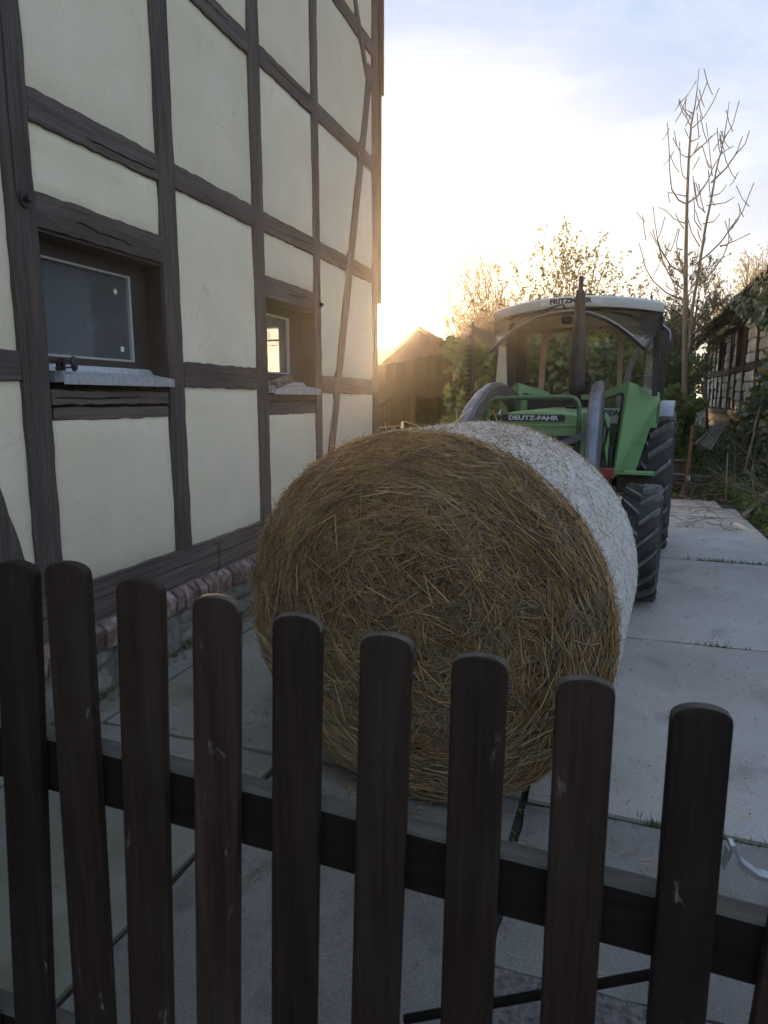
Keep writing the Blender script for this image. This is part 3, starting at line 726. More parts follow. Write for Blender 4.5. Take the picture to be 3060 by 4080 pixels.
# net wrapped barrel
vs = []; ys = [.075, .10, .2, .35, .5, .65, .8, .95, 1.06, 1.09]; rad = [.728, .739, .741, .743, .742, .742, .741, .740, .737, .70]
for y, r in zip(ys, rad):
    for j in range(160):
        a = 2 * math.pi * j / 160
        rr = r + .006 * math.sin(3 * a + 1) + .003 * math.sin(11 * a + y * 7) + .003 * math.sin(23 * a - y * 11)
        yy = y + (.012 * math.sin(5 * a) + .008 * math.sin(13 * a) if y < .09 else 0)
        vs.append((rr * math.cos(a), yy, max(RB + rr * math.sin(a), .002)))
fs = [(i*160+j, i*160+(j+1) % 160, (i+1)*160+(j+1) % 160, (i+1)*160+j) for i in range(len(ys)-1) for j in range(160)]
b = MB(); b.add(vs, fs); net = b.build('net_wrap', NETB, bale, smooth=True)
# net strands, slightly zigzag, proud of the wrap
NS, KS = 128, 150
th = np.linspace(0, 2 * np.pi, KS)[None, :].repeat(NS, 0)
y0 = np.linspace(.085, 1.08, NS)[:, None] + rng.normal(0, .002, (NS, 1))
yy = y0 + .0035 * np.sign(np.sin(th * 52 + np.arange(NS)[:, None] * math.pi)) + rng.normal(0, .0011, (NS, KS))
rr = .7445 + .006 * np.sin(3 * th + 1) + rng.normal(0, .0022, (NS, KS))
X, Z = rr * np.cos(th), RB + rr * np.sin(th)
P = np.stack([X, yy, np.maximum(Z, .003)], -1)
Vv, Ff = strands(P, rng.uniform(.0009, .0017, (NS, 1)).repeat(KS, 1), 3)
tag(link('net_strand', np_mesh('net_strand', Vv, Ff, NETW, True), net), kind='stuff')
# straw of the face
def straws(N, rfun, thfun, tang, ltype, ybase, lift, rad, curl=.0):
    r = rfun(N); th = thfun(N); L = rng.uniform(*ltype, N)
    ang = th + np.pi / 2 + rng.normal(0, 1, N) * tang(r)
    cxx, czz = r * np.cos(th), r * np.sin(th)
    K = 4; tt = np.linspace(-.5, .5, K)[None, :]
    px = cxx[:, None] + tt * L[:, None] * np.cos(ang)[:, None]
    pz = czz[:, None] + tt * L[:, None] * np.sin(ang)[:, None]
    cv = rng.normal(0, curl, N)[:, None] * (tt ** 2 - .08) * 4 * L[:, None]
    px += -np.sin(ang)[:, None] * cv; pz += np.cos(ang)[:, None] * cv
    y = ybase(r, N)[:, None] + tt * (rng.normal(0, lift, N) * L)[:, None]
    q = np.sqrt(px ** 2 + pz ** 2); lim = rng.uniform(.722, .744, N)[:, None]
    sc = np.where(q > lim, lim / q, 1); px *= sc; pz *= sc
    y = np.where(q > .66, y + (np.minimum(q, .74) - .66) ** 1.0 * .35, y)
    z = np.maximum(RB + pz, .006)
    P = np.stack([px, y, z], -1)
    rd = rng.uniform(*rad, N)[:, None] * np.ones((1, K)); rd[:, -1] *= .6
    return P, rd
uth = lambda N: rng.uniform(0, 2 * np.pi, N)
urr = lambda N: .735 * np.sqrt(rng.uniform(0, 1, N))
ybf = lambda r, N: .030 - .012 * np.cos(r * 18) + rng.normal(0, .010, N) - .010
tangf = lambda r: np.where(r > .52, .22, np.where(r > .3, .55, 1.1))
P, rd = straws(24000, urr, uth, tangf, (.05, .19), ybf, .04, (.0010, .0022), .045)
Vv, Ff = strands(P, rd, 3); tag(link('straw_face', np_mesh('straw_face', Vv, Ff, STRAW), bale), kind='stuff')
P, rd = straws(5200, urr, uth, lambda r: np.where(r > .5, .5, 1.4), (.03, .13), lambda r, N: ybf(r, N) - .010, .14, (.0010, .0020), .10)
Vv, Ff = strands(P, rd, 3); tag(link('straw_chaff', np_mesh('straw_chaff', Vv, Ff, STRAWG), bale), kind='stuff')
# rim fringe and bits that poke through the net
def fringe(N, y_rng, Lr, rad, out=(.1, .9), tangn=1.0):
    th = rng.uniform(-.35, np.pi + .35, N) if N < 3000 else rng.uniform(0, 2 * np.pi, N)
    base = np.stack([.738 * np.cos(th), rng.uniform(*y_rng, N), RB + .738 * np.sin(th)], -1)
    rad_v = np.stack([np.cos(th), 0 * th, np.sin(th)], -1); tan_v = np.stack([-np.sin(th), 0 * th, np.cos(th)], -1)
    d = rad_v * rng.uniform(*out, N)[:, None] + tan_v * (rng.normal(0, tangn, N))[:, None] + np.array([0, 1.0, 0]) * rng.normal(0, .45, N)[:, None]
    d /= np.linalg.norm(d, axis=1, keepdims=True); L = rng.uniform(*Lr, N)
    tt = np.linspace(0, 1, 3)
    P = base[:, None, :] + d[:, None, :] * (tt[None, :, None] * L[:, None, None]) + tan_v[:, None, :] * ((tt ** 2)[None, :, None] * (rng.normal(0, .25, N) * L)[:, None, None])
    P[..., 2] = np.maximum(P[..., 2], .006)
    return P, rng.uniform(*rad, N)[:, None] * np.array([1, .9, .5])[None, :]
P1, r1_ = fringe(2800, (-.0, .10), (.012, .05), (.0009, .0018), (.02, .40), 1.6)
P2, r2_ = fringe(15000, (.09, 1.08), (.006, .026), (.0008, .0016), (.15, .7), 1.0)
P3, r3_ = fringe(1200, (.95, 1.10), (.010, .035), (.0009, .0018), (.1, .9), 1.0)
Vv, Ff = strands(np.concatenate([P1, P2, P3]), np.concatenate([r1_, r2_, r3_]), 3)
tag(link('straw_fringe', np_mesh('straw_fringe', Vv, Ff, STRAW), bale), kind='stuff')
# single stalks that can be told apart
stalk_meshes = []
for k in range(6):
    c = random.uniform(-.12, .12); pts = [(t * 1.0 - .5, c * (t * t - t), random.uniform(-.01, .01)) for t in (0, .3, .6, 1)]
    b = MB(); b.tube(pts, [.014, .016, .015, .010], 4); stalk_meshes.append(b.mesh('straw', STRAWP))
def stalk(loc, d, L):
    q = Vector(d).normalized().to_track_quat('X', 'Z').to_euler()
    o = link('straw', random.choice(stalk_meshes), bale, loc, q, (L, L * .8 if L < .1 else .11, L * .8 if L < .1 else .11)); return o
for k in range(190):
    r = .70 * math.sqrt(random.random()); t = random.uniform(0, 2 * math.pi); a = t + math.pi / 2 + random.gauss(0, .25 if r > .5 else 1.2)
    stalk((r * math.cos(t), -.005 + random.uniform(-.006, .006), max(RB + r * math.sin(t), .03)), (math.cos(a), random.gauss(0, .09), math.sin(a)), random.uniform(.07, .19))
for k in range(30):
    t = random.uniform(.5, 2.75); y = random.uniform(.02, .6); d = Vector((math.cos(t), 0, math.sin(t)))
    tn = Vector((-math.sin(t), 0, math.cos(t)))
    v = d * random.uniform(.02, .6) + tn * random.gauss(0, .8) + Vector((0, random.gauss(0, .5), 0)); v.normalize(); L = random.uniform(.06, .15)
    stalk(Vector((.748 * math.cos(t), y, RB + .748 * math.sin(t))) + v * L * .45, v, L)
# straw lying on the ground round it
N = 420; a = rng.uniform(0, 6.28, N)
px = rng.normal(.1, .55, N); py = rng.normal(-.05, .22, N) - .02
px2 = px + np.cos(a) * .04; py2 = py + np.sin(a) * .04
P = np.stack([np.stack([px, py, np.full(N, .006)], -1), np.stack([px2, py2, rng.uniform(.004, .016, N)], -1)], 1)
Vv, Ff = strands(P, np.full((N, 2), .0014), 3)
o = tag(link('loose_straw', np_mesh('loose_straw', Vv, Ff, STRAW)), kind='stuff'); o.location = bale.location; o.rotation_euler = bale.rotation_euler

# ------------------------------------------------------------------ tractor (local: x right in the picture, y away from the camera along its axis, front axle at y=0)
TA = R(24.5); TN = Vector((math.cos(TA), -math.sin(TA), 0)); TAx = Vector((math.sin(TA), math.cos(TA), 0))
trac = empty('tractor', TN * -1.2 + TAx * 5.64, -TA, 'green farm tractor with white cab roof and grey front loader behind the bale', 'tractor')
CX = .12
def text_mesh(name, body, size, mt, parent, M, ext=.0015, bold=.0, sx=1.0, align='CENTER'):
    cu = bpy.data.curves.new(name, 'FONT'); cu.body = body; cu.size = size; cu.extrude = ext; cu.offset = bold
    cu.align_x = align; cu.align_y = 'CENTER'; cu.resolution_u = 3
    o = bpy.data.objects.new(name, cu); COL.objects.link(o)
    bpy.context.view_layer.update()
    me = bpy.data.meshes.new_from_object(o.evaluated_get(bpy.context.evaluated_depsgraph_get()))
    bpy.data.objects.remove(o); bpy.data.curves.remove(cu)
    me.transform(M @ Matrix.Diagonal((sx, 1, 1, 1))); me.materials.clear(); me.materials.append(mt)
    return link(name, me, parent)
FACE = Matrix.Rotation(R(90), 4, 'X')       # text facing -y (towards the camera)
def tyre(Rw, wd, rim, nl, lug_h):
    me_b = MB(); h = wd / 2; R0 = Rw - lug_h
    prof = [(rim, -h * .72), (rim + .02, -h * .86), (rim + (R0 - rim) * .45, -h), (rim + (R0 - rim) * .8, -h * .97), (R0 - .025, -h * .88), (R0 - .004, -h * .7), (R0, -h * .35), (R0 + .003, 0)]
    prof = prof + [(r, -x) for r, x in prof[-2::-1]]
    me_b.lathe(prof, 56); ty = me_b
    rm = MB(); rm.lathe([(rim + .002, -h * .74), (rim - .015, -h * .80), (rim - .03, -h * .66), (rim * .8, -h * .45), (rim * .72, h * .1), (.13, h * .15), (.12, h * .3), (0, h * .3)], 40)
    rm.lathe([(rim + .002, h * .74), (rim - .015, h * .80), (rim - .03, h * .66), (rim * .8, h * .45), (rim * .72, h * .1)], 40)
    # one lug: bar from the shoulder running in and down towards the middle
    def lug(sg):
        b = MB(); n = 7; vs = []
        wl0 = Rw * .028
        for i in range(n + 1):
            f = i / n; x = h * (1.0 - f * .98) * sg; an = .30 * (f ** .85) * (0.62 / Rw) ** .3
            top = Rw - (.028 if f < .15 else 0) * (1 - f / .15) - .006 * abs(x) / h * 0
            bot = R0 - .02; wa = wl0 / Rw * (1.0 + .25 * f)
            for (rr, da) in ((bot, -wa * 1.35), (top, -wa * .8), (top, wa * .8), (bot, wa * 1.35)):
                A = an + da; vs.append((x, rr * math.cos(A), rr * math.sin(A)))
        fs = [(i*4+j, i*4+(j+1) % 4, (i+1)*4+(j+1) % 4, (i+1)*4+j) for i in range(n) for j in range(4)] + [(0, 1, 2, 3), (n*4+3, n*4+2, n*4+1, n*4)]
        b.add(vs, fs); return b
    return ty, rm, lug(1), lug(-1), nl
def wheel(nm, Rw, wd, rim, nl, lug_h, places):
    ty, rm, l1, l2, n = tyre(Rw, wd, rim, nl, lug_h)
    m_t = ty.mesh('tyre', RUBBER, True); m_r = rm.mesh('rim', RIM, True); m_1 = l1.mesh('tyre_lug', LUGM); m_2 = l2.mesh('tyre_lug', LUGM)
    import bmesh
    for me in (m_t, m_r, m_1, m_2):
        bb = bmesh.new(); bb.from_mesh(me); bmesh.ops.recalc_face_normals(bb, faces=bb.faces); bb.to_mesh(me); bb.free()
    for me in (m_t, m_r): me.set_sharp_from_angle(angle=R(35))
    for i, (x, y, rot) in enumerate(places):
        wh = link(nm, m_t, trac, (x, y, Rw), (rot, 0, 0)); link('rim', m_r, wh, None, None, (1 if x > CX else -1, 1, 1))
        for k in range(nl):
            link('tyre_lug', m_1, wh, None, (2 * math.pi * k / nl, 0, 0)); link('tyre_lug', m_2, wh, None, (2 * math.pi * (k + .5) / nl, 0, 0))
wheel('front_wheel', .468, .285, .26, 17, .040, [(.872, .02, .1), (CX * 2 - .872, .02, .2)])
wheel('rear_wheel', .745, .43, .42, 19, .055, [(.802, 2.14, .12), (CX * 2 - .802, 2.14, .3)])
def tb(nm, m, x0, x1, y0, y1, z0, z1, ch=.01, parent=trac, **k):
    b = MB(); b.box(x0, x1, y0, y1, z0, z1, ch=ch); return b.build(nm, m, parent, **k)
# running gear
b = MB(); b.tube([(-.55, .02, .47), (.80, .02, .47)], .06, 10); b.box(.02, .24, -.2, .25, .40, .58, ch=.02); b.build('front_axle', DARKM, trac)
b = MB(); b.tube([(-.55, 2.14, .74), (.8, 2.14, .74)], .10, 12); b.box(-.15, .40, 1.4, 2.5, .5, 1.0, ch=.03); b.build('rear_axle', DARKM, trac)
tb('engine_block', DARKM, -.08, .34, -.2, 1.35, .50, 1.05, .03)
# bonnet: extruded section with rounded shoulders
sec = [(-.235, .86), (-.235, 1.385), (-.225, 1.425), (-.19, 1.468), (-.12, 1.497), (.0, 1.508), (.26, 1.508), (.38, 1.497), (.445, 1.468), (.48, 1.425), (.49, 1.385), (.49, .86)]
b = MB(); secs = []
for (y, sc_, dz) in ((-.36, .955, -.022), (-.345, .985, -.006), (-.30, 1, 0), (.96, 1.0, .012)):
    secs.append([(.1275 + (x - .1275) * sc_, y, z + (dz if z > 1.2 else 0)) for x, z in sec])
m_ = len(sec); vs = [p for s_ in secs for p in s_]
fs = [(i*m_+j, i*m_+j+1, (i+1)*m_+j+1, (i+1)*m_+j) for i in range(3) for j in range(m_-1)] + [tuple(range(m_)), tuple(range(3*m_, 4*m_))]
b.add(vs, fs); hood = b.build('bonnet', GREEN, trac, smooth=35)
b = MB(); b.box(-.215, .475, -.372, -.36, 1.392, 1.402, ch=.002); b.build('bonnet_moulding', GREEN, hood)
b = MB()   # radiator grille opening low on the nose
pts = []
for cxx, czz, a0 in ((.36, 1.27, 0), (-.10, 1.27, 90), (-.10, 1.0, 180), (.36, 1.0, 270)):
    for k in range(5):
        a = R(a0 + 22.5 * k); pts.append((cxx + .06 * math.cos(a), -.364, czz + .05 * math.sin(a)))
b.prism(pts, (0, -.006, 0)); gr = b.build('radiator_grille', BLACKP, hood)
b = MB()
for k in range(9): b.box(-.14, .40, -.376, -.371, .975 + k * .036, .985 + k * .036)
b.build('grille_bar', DGREEN, hood)
b = MB(); pts = []
for cxx, czz, a0 in ((.285, 1.458, 0), (-.165, 1.458, 90), (-.165, 1.446, 180), (.285, 1.446, 270)):
    for k in range(5):
        a = R(a0 + 22.5 * k); pts.append((cxx + .022 * math.cos(a), -.366, czz + .020 * math.sin(a)))
b.prism(pts, (0, -.006, 0)); dec = b.build('name_plate', DECAL, hood)
text_mesh('lettering', 'DEUTZ-FAHR', .047, LETTW, hood, Matrix.Translation((.062, -.3735, 1.4515)) @ FACE, .001, .0016, 1.36)
b = MB(); b.box(.185, .315, .30, .36, 1.518, 1.545, ch=.012); b.build('bonnet_knob', DARKM, hood)
# cowl, dashboard opening
tb('dash_cowl', GREEN, -.33, .30, 1.00, 1.10, 1.585, 1.637, .006)
tb('cowl_side', GREEN, -.36, -.30, 1.00, 1.10, 1.2, 1.637, .006)
tb('cowl_side', GREEN, .30, .34, 1.00, 1.10, 1.2, 1.637, .006)
tb('dash_opening', BLACKP, -.30, .30, 1.03, 1.09, 1.2, 1.585, 0)
# exhaust silencer
b = MB(); T = Matrix.Translation((.205, .75, 0)) @ Matrix.Rotation(R(-90), 4, 'Y') @ Matrix.Rotation(R(180), 4, 'Z')
T = Matrix.Translation((.258, .40, 0)) @ Matrix(((0, 1, 0, 0), (0, 0, 1, 0), (1, 0, 0, 0), (0, 0, 0, 1)))
b.lathe([(r * .945, 1.6 + (z - 1.6) * .945) for r, z in [(.0, 1.40), (.045, 1.40), (.045, 1.64), (.060, 1.65), (.071, 1.672), (.073, 1.72), (.067, 1.95), (.056, 2.25), (.042, 2.50), (.034, 2.535), (.0215, 2.552), (.0205, 2.665), (.016, 2.665), (.016, 2.6), (0, 2.6)]], 28, T=T)
b.build('exhaust', EXH, trac, smooth=40)
# guard bar over the nose
def bez(pts, n=6):
    out = []
    for i in range(len(pts)):
        p = Vector(pts[i])
        if 0 < i < len(pts) - 1:
            a = Vector(pts[i-1]); c = Vector(pts[i+1]); d1 = (a - p); d2 = (c - p); r = min(.09, d1.length * .45, d2.length * .45)
            s_, e = p + d1.normalized() * r, p + d2.normalized() * r
            for k in range(n + 1):
                t = k / n; out.append(s_ * (1-t)**2 + p * 2*t*(1-t) + e * t*t)
        else: out.append(p)
    return out
b = MB(); b.tube(bez([(-.245, -.55, .75), (-.245, -.55, 1.60), (.435, -.55, 1.612), (.435, -.55, .75)]), .0165, 10); b.build('guard_bar', DGREEN, trac, smooth=True)
b = MB(); b.tube([(-.245, -.55, .8), (-.1, -.2, .62)], .02, 8); b.tube([(.435, -.55, .8), (.34, -.2, .62)], .02, 8); b.build('guard_bracket', DARKM, trac)
# front loader: two swan-neck arms
outer = [(-2.02, .42), (-1.62, .66), (-1.22, 1.0), (-.92, 1.25), (-.715, 1.392), (-.426, 1.568), (-.171, 1.662), (.108, 1.728), (.354, 1.745), (.622, 1.727), (.88, 1.672), (1.08, 1.579), (1.16, 1.47), (1.18, 1.25), (1.18, 1.05)]
inner = [(-2.0, .22), (-1.52, .50), (-1.10, .82), (-.78, 1.06), (-.52, 1.24), (-.30, 1.40), (-.12, 1.50), (.10, 1.565), (.32, 1.585), (.55, 1.575), (.74, 1.53), (.90, 1.45), (.97, 1.36), (1.0, 1.2), (1.0, 1.05)]
def arm(xf, hw):
    b = MB(); vs = []; n = len(outer)
    for (yo, zo), (yi, zi) in zip(outer, inner):
        o = Vector((yo, zo)); i_ = Vector((yi, zi)); d = (i_ - o)
        xo = xf(yo)
        r = .055 / d.length
        for (f, s_) in ((r, -1), (r * .3, -.84), (0, -.45), (0, .45), (r * .3, .84), (r, 1), (1 - r, 1), (1 - r * .3, .84), (1, .45), (1, -.45), (1 - r * .3, -.84), (1 - r, -1)):
            p = o + d * f; vs.append((xo + s_ * hw, p.x, p.y))
    fs = [(i*12+j, i*12+(j+1) % 12, (i+1)*12+(j+1) % 12, (i+1)*12+j) for i in range(n-1) for j in range(12)] + [tuple(range(12)), tuple(range((n-1)*12, n*12))]
    b.add(vs, fs); return b.build('loader_arm', GREYM, trac, smooth=50)
xl_ = lambda y: -.42 - .0 * y
xr_ = lambda y: .455 - .10 * (y - .3)
armL = arm(xl_, .048); armR = arm(xr_, .048)
for (ar, xx, sg) in ((armL, xl_, -1), (armR, xr_, 1)):
    b = MB()     # welded edge strip along the side
    b.tube([(xx(y) - sg * .049, y + .02, z - .03) for y, z in outer[3:-2]], .006, 6); b.build('weld_seam', GREYM, ar)
    b = MB(); b.tube([(xx(1.09) - .10, 1.09, 1.12), (xx(1.09) + .10, 1.09, 1.12)], .035, 12); b.build('pivot_pin', DARKM, ar)
for xx in (xl_, xr_):
    x = xx(.3)
    b = MB(); b.box(x - .07, x + .07, .92, 1.06, .55, 1.16, ch=.01); b.build('loader_post', DARKM, trac)
    x += .03 if x > 0 else -.055
    b = MB(); b.tube([(x, .95, .72), (x + .0, .38, 1.15)], .042, 14); b.build('hydraulic_ram', BLACKP, trac, smooth=40)
    b = MB(); b.tube([(x, .38, 1.15), (x, .05, 1.40)], .02, 10); b.build('ram_rod', SILVERP, trac, smooth=40)
b = MB(); b.tube([(.50, .26, 1.42), (.50, .20, 1.25), (.51, .24, 1.05)], .028, 12); b.tube([(.50, .26, 1.42), (.50, .3, 1.5)], .018, 8); b.build('levelling_ram', DARKM, trac, smooth=40)
b = MB(); T = Matrix.Translation((.50, -.62, 1.35)) @ Matrix.Rotation(R(-24), 4, 'Y'); b.box(-.28, .02, -.012, .012, -.025, .025, T=T); b.build('loader_brace', GREYM, trac)
b = MB(); b.tube([(-.42, -1.35, .78), (.56, -1.35, .78)], .05, 12); b.box(-.48, .66, -2.02, -1.96, .20, .52, ch=.01); b.build('loader_crossbeam', GREYM, trac)
for k in range(3):
    b = MB(); b.tube([(.50 + .012 * k, .25, 1.50 - .05 * k), (.55 + .01 * k, .16, 1.36), (.54, .16, 1.20), (.52 - .03 * k, .3, .95)], .007, 6); b.build('hydraulic_hose', BLACKP, trac)
b = MB(); b.box(.50, .535, .05, .14, 1.40, 1.50, ch=.01); b.tube([(.515, .05, 1.42), (.53, .02, 1.27)], .006, 6); b.build('valve_block', DARKM, trac)
tb('red_bracket', REDP, .545, .665, -.22, -.16, .99, 1.067, .004)
# front mudguard / step with flap
b = MB(); b.tube([(.63, .48, .972), (.69, .40, .984), (.915, .40, .984)], .017, 8); b.box(.625, .915, .38, .62, .965, .978, ch=.003); b.build('step_rail', GREEN, trac)
tb('rubber_flap', OLDWD, .62, .91, .50, .515, .80, .965, 0)
# cab lower corner panels with window
def corner(sx):
    f = lambda x: x if sx > 0 else CX * 2 - x
    rt, rb = (f(.634), 1.02, 1.752), (f(.545), .98, .88)
    ot, ot2, ob = (f(.880), 1.30, 1.655), (f(.885), 1.30, 1.58), (f(.730), .93, .93)
    it, ib = (f(.37), 1.22, 1.66), (f(.36), 1.20, .90)
    b = MB(); b.add([rt, ot, ot2, rb], [(0, 1, 2, 3)]); b.add([rb, ot2, ob], [(0, 1, 2)])
    p = b.build('corner_panel', GREEN, trac); md = p.modifiers.new('t', 'SOLIDIFY'); md.thickness = .008; md.offset = 0
    # window face between ridge and inner edge: frame ring, gasket, pane
    def lerp(u, v_):
        t = Vector(it).lerp(Vector(rt), u); c = Vector(ib).lerp(Vector(rb), u); return c.lerp(t, v_)
    def ring(pts_o, pts_i, nm, m, off):
        b = MB(); n = len(pts_o); o_ = Vector((-.35 * sx, -.93, 0)) * off
        b.add([Vector(p) + o_ for p in pts_o] + [Vector(p) + o_ for p in pts_i], [(i, (i+1) % n, n + (i+1) % n, n + i) for i in range(n)])
        q = b.build(nm, m, p); md = q.modifiers.new('t', 'SOLIDIFY'); md.thickness = .008; md.offset = 0; return q
    def rrect(u0, u1, v0, v1, ru, rv):
        o = []
        for cu_, cv_, a0 in ((u1 - ru, v1 - rv, 0), (u0 + ru, v1 - rv, 90), (u0 + ru, v0 + rv, 180), (u1 - ru, v0 + rv, 270)):
            for k in range(5):
                a = R(a0 + 22.5 * k); o.append(lerp(cu_ + ru * math.cos(a), cv_ + rv * math.sin(a)))
        return o
    def full():
        o = []
        for (u0, v0), (u1, v1) in (((1, .95), (1, 1)), ((0, 1), (0, .95)), ((0, .05), (0, 0)), ((1, 0), (1, .05))):
            for k in range(5):
                o.append(lerp(u0 + (u1 - u0) * k / 4, v0 + (v1 - v0) * k / 4))
        return o
    a_ = rrect(.03, .90, .09, .91, .14, .06); c_ = rrect(.08, .82, .11, .89, .12, .05)
    ring(full(), a_, 'window_panel', GREEN, 0); ring(a_, c_, 'window_gasket', BLACKP, .005)
    b = MB(); b.add(c_, [tuple(range(len(c_)))]); b.build('window_pane', GLASSC, p)
corner(1); corner(-1)
# number plate seen through the corner window
npl = tb('number_plate', WHITEP, .365, .60, 1.515, 1.525, 1.355, 1.505, .004)
text_mesh('lettering', 'ESW', .085, LETTB, npl, Matrix.Translation((.445, 1.5135, 1.452)) @ FACE, .001, .002, .92)
text_mesh('lettering', '6', .075, LETTB, npl, Matrix.Translation((.515, 1.5135, 1.390)) @ FACE, .001, .002, .95)
# fenders over the rear wheels
def fender(x0, x1, r, m, nm, a0=-12, a1=118):
    b = MB(); n = 16; vs = []
    for i in range(n + 1):
        a = R(a0 + (a1 - a0) * i / n); y = 2.14 - r * math.cos(a); z = .745 + r * math.sin(a)
        y2 = 2.14 - (r - .012) * math.cos(a); z2 = .745 + (r - .012) * math.sin(a)
        vs += [(x0, y, z), (x1, y, z), (x1, y2, z2), (x0, y2, z2)]
    fs = [(i*4+j, i*4+(j+1) % 4, (i+1)*4+(j+1) % 4, (i+1)*4+j) for i in range(n) for j in range(4)] + [(0, 1, 2, 3), (n*4, n*4+1, n*4+2, n*4+3)]
    b.add(vs, fs); return b.build(nm, m, trac, smooth=40)
for sx in (1, -1):
    f = lambda x: x if sx > 0 else CX * 2 - x
    fender(*sorted((f(.50), f(.868))), .825, GREEN, 'fender', 44); fender(*sorted((f(.870), f(1.005))), .835, SILVERP, 'fender_extension', 55, 112)
    b = MB()
    vs = [(f(.855), 1.48, 1.60), (f(.885), 1.46, 1.60), (f(.885), 1.44, 1.36), (f(.86), 1.46, 1.36)]
    b.prism(vs, (0, .05, 0)); b.build('fender_edge', GREEN, trac)
# cab roof, bowed at the front
def roof_outline(off=0.0, n=20):
    o = []
    for i in range(n + 1):
        t = -1 + 2 * i / n; x = .125 + t * (.76 + off); y = .98 - .30 * (1 - abs(t) ** 2.2) - off
        o.append((x, y))
    o += [(.125 + .68 + off, 2.52 + off), (.125 - .70 - off, 2.52 + off)]
    return o
def crown(x): return .050 * (1 - ((x - .125) / .76) ** 2)
b = MB(); rings = []
for (off, z) in ((-.03, 2.352), (0, 2.350), (.006, 2.375), (.0, 2.425), (-.035, 2.447), (-.12, 2.458)):
    rings.append([(x, y, z + crown(x)) for x, y in roof_outline(off)])
m_ = len(rings[0]); vs = [p for r_ in rings for p in r_]
fs = [(i*m_+j, i*m_+(j+1) % m_, (i+1)*m_+(j+1) % m_, (i+1)*m_+j) for i in range(len(rings)-1) for j in range(m_)]
fs += [tuple(range(m_ * 5, m_ * 6))]
b.add(vs, fs); roof = b.build('cab_roof', ROOFW, trac, smooth=40)
b = MB(); o_ = roof_outline(-.03); vs = [(x, y, 2.346 + crown(x)) for x, y in o_]
ys_ = [.98 + i * .22 for i in range(8)]
grid = [(.125 + (-1 + 2 * i / 16) * .73, max(y, .98 - .30 * (1 - abs(-1 + 2 * i / 16) ** 2.2) + .03)) for y in ys_ for i in range(17)]
b.add([(x, y, 2.349 + crown(x)) for x, y in grid], [(j*17+i, j*17+i+1, (j+1)*17+i+1, (j+1)*17+i) for j in range(7) for i in range(16)])
b.build('roof_liner', LINER, roof)
yf = lambda x: .98 - .30 * (1 - abs((x - .125) / .76) ** 2.2)
b = MB(); n = 14
vs = [(x, yf(x) - .0085, z + crown(x)) for x in [-.135 + .53 * i / n for i in range(n + 1)] for z in (2.372, 2.428)]
b.add(vs, [(i*2, i*2+2, i*2+3, i*2+1) for i in range(n)]); b.build('name_sticker', WHITEP, roof)
tm = text_mesh('lettering', 'FRITZMEIER', .058, LETTB, roof, Matrix.Identity(4) @ FACE, .0, .0032, 1.19)
vv = np.zeros(len(tm.data.vertices) * 3); tm.data.vertices.foreach_get('co', vv); vv = vv.reshape(-1, 3)
xx = vv[:, 0] + .128
vv[:, 1] = (.98 - .30 * (1 - np.abs((xx - .125) / .76) ** 2.2)) - .0105; vv[:, 2] += 2.400 + .050 * (1 - ((xx - .125) / .76) ** 2); vv[:, 0] = xx
tm.data.vertices.foreach_set('co', vv.ravel()); tm.data.update()
# slab serifs on the roof lettering
# corner lamp boxes under the roof
def lampbox(x0, x1, sg):
    b = MB(); b.prism([(x0, .96, 2.36), (x1, .96, 2.36), (x1, .96, 2.15), ((x0 + x1) / 2, .96, 2.15 if sg < 0 else 2.17), (x0, .96, 2.22)] if sg > 0 else
                      [(x0, .96, 2.37), (x1, .96, 2.37), (x1, .96, 2.21), (x0 + .03, .96, 2.14), (x0, .96, 2.15)], (0, .16, 0))
    o = b.build('lamp_box', DARKM, trac); b = MB(); b.box(min(x0, x1) + .012, max(x0, x1) - .012, .952, .96, 2.25, 2.345, ch=.003); b.build('lamp_lens', BLACKP, o)
lampbox(-.635, -.49, -1); lampbox(.70, .865, 1)
# windscreen swung open under the roof: arched rim and clear glass
arch = [(-.56, .60, 2.022), (-.50, .60, 2.085), (-.381, .60, 2.187), (-.27, .60, 2.25), (-.152, .60, 2.303), (-.02, .60, 2.335), (.15, .60, 2.346), (.318, .60, 2.322), (.446, .60, 2.269), (.56, .60, 2.20), (.675, .60, 2.109), (.776, .60, 2.015)]
b = MB(); b.tube(arch, .020, 8); ws = b.build('windscreen', BLACKP, trac, smooth=True)
b = MB(); b.tube([(x, y - .016, z + .014) for x, y, z in arch], .006, 6); b.build('windscreen_trim', SILVERP, ws, smooth=True)
topz = [(-.62, .97, 2.20), (-.58, .96, 2.25), (-.46, .93, 2.32), (-.33, .88, 2.36), (-.18, .83, 2.375), (-.02, .80, 2.385), (.15, .79, 2.388), (.33, .82, 2.378), (.46, .87, 2.36), (.60, .92, 2.33), (.74, .95, 2.26), (.84, .97, 2.19)]
b = MB(); n = len(arch); b.add(arch + topz, [(i, i + 1, n + i + 1, n + i) for i in range(n - 1)]); b.build('windscreen_glass', GLASSC, ws, smooth=True)
b = MB(); b.tube(topz, .012, 6); b.build('windscreen_hinge_rail', DARKM, ws)
for e, t_ in ((arch[0], topz[0]), (arch[-1], topz[-1])):
    b = MB(); b.tube([e, t_], .012, 6); b.build('windscreen_side', BLACKP, ws)
b = MB(); b.tube([(-.20, .70, 2.36), (.04, .60, 2.408), (.085, .58, 2.41), (.10, .62, 2.37)], .008, 6); b.tube([(.04, .60, 2.405), (-.35, .66, 2.27)], .005, 6); b.build('wiper', BLACKP, trac)
b = MB(); b.box(.05, .14, .72, .80, 2.26, 2.33, ch=.012); b.build('wiper_motor', BLACKP, trac)
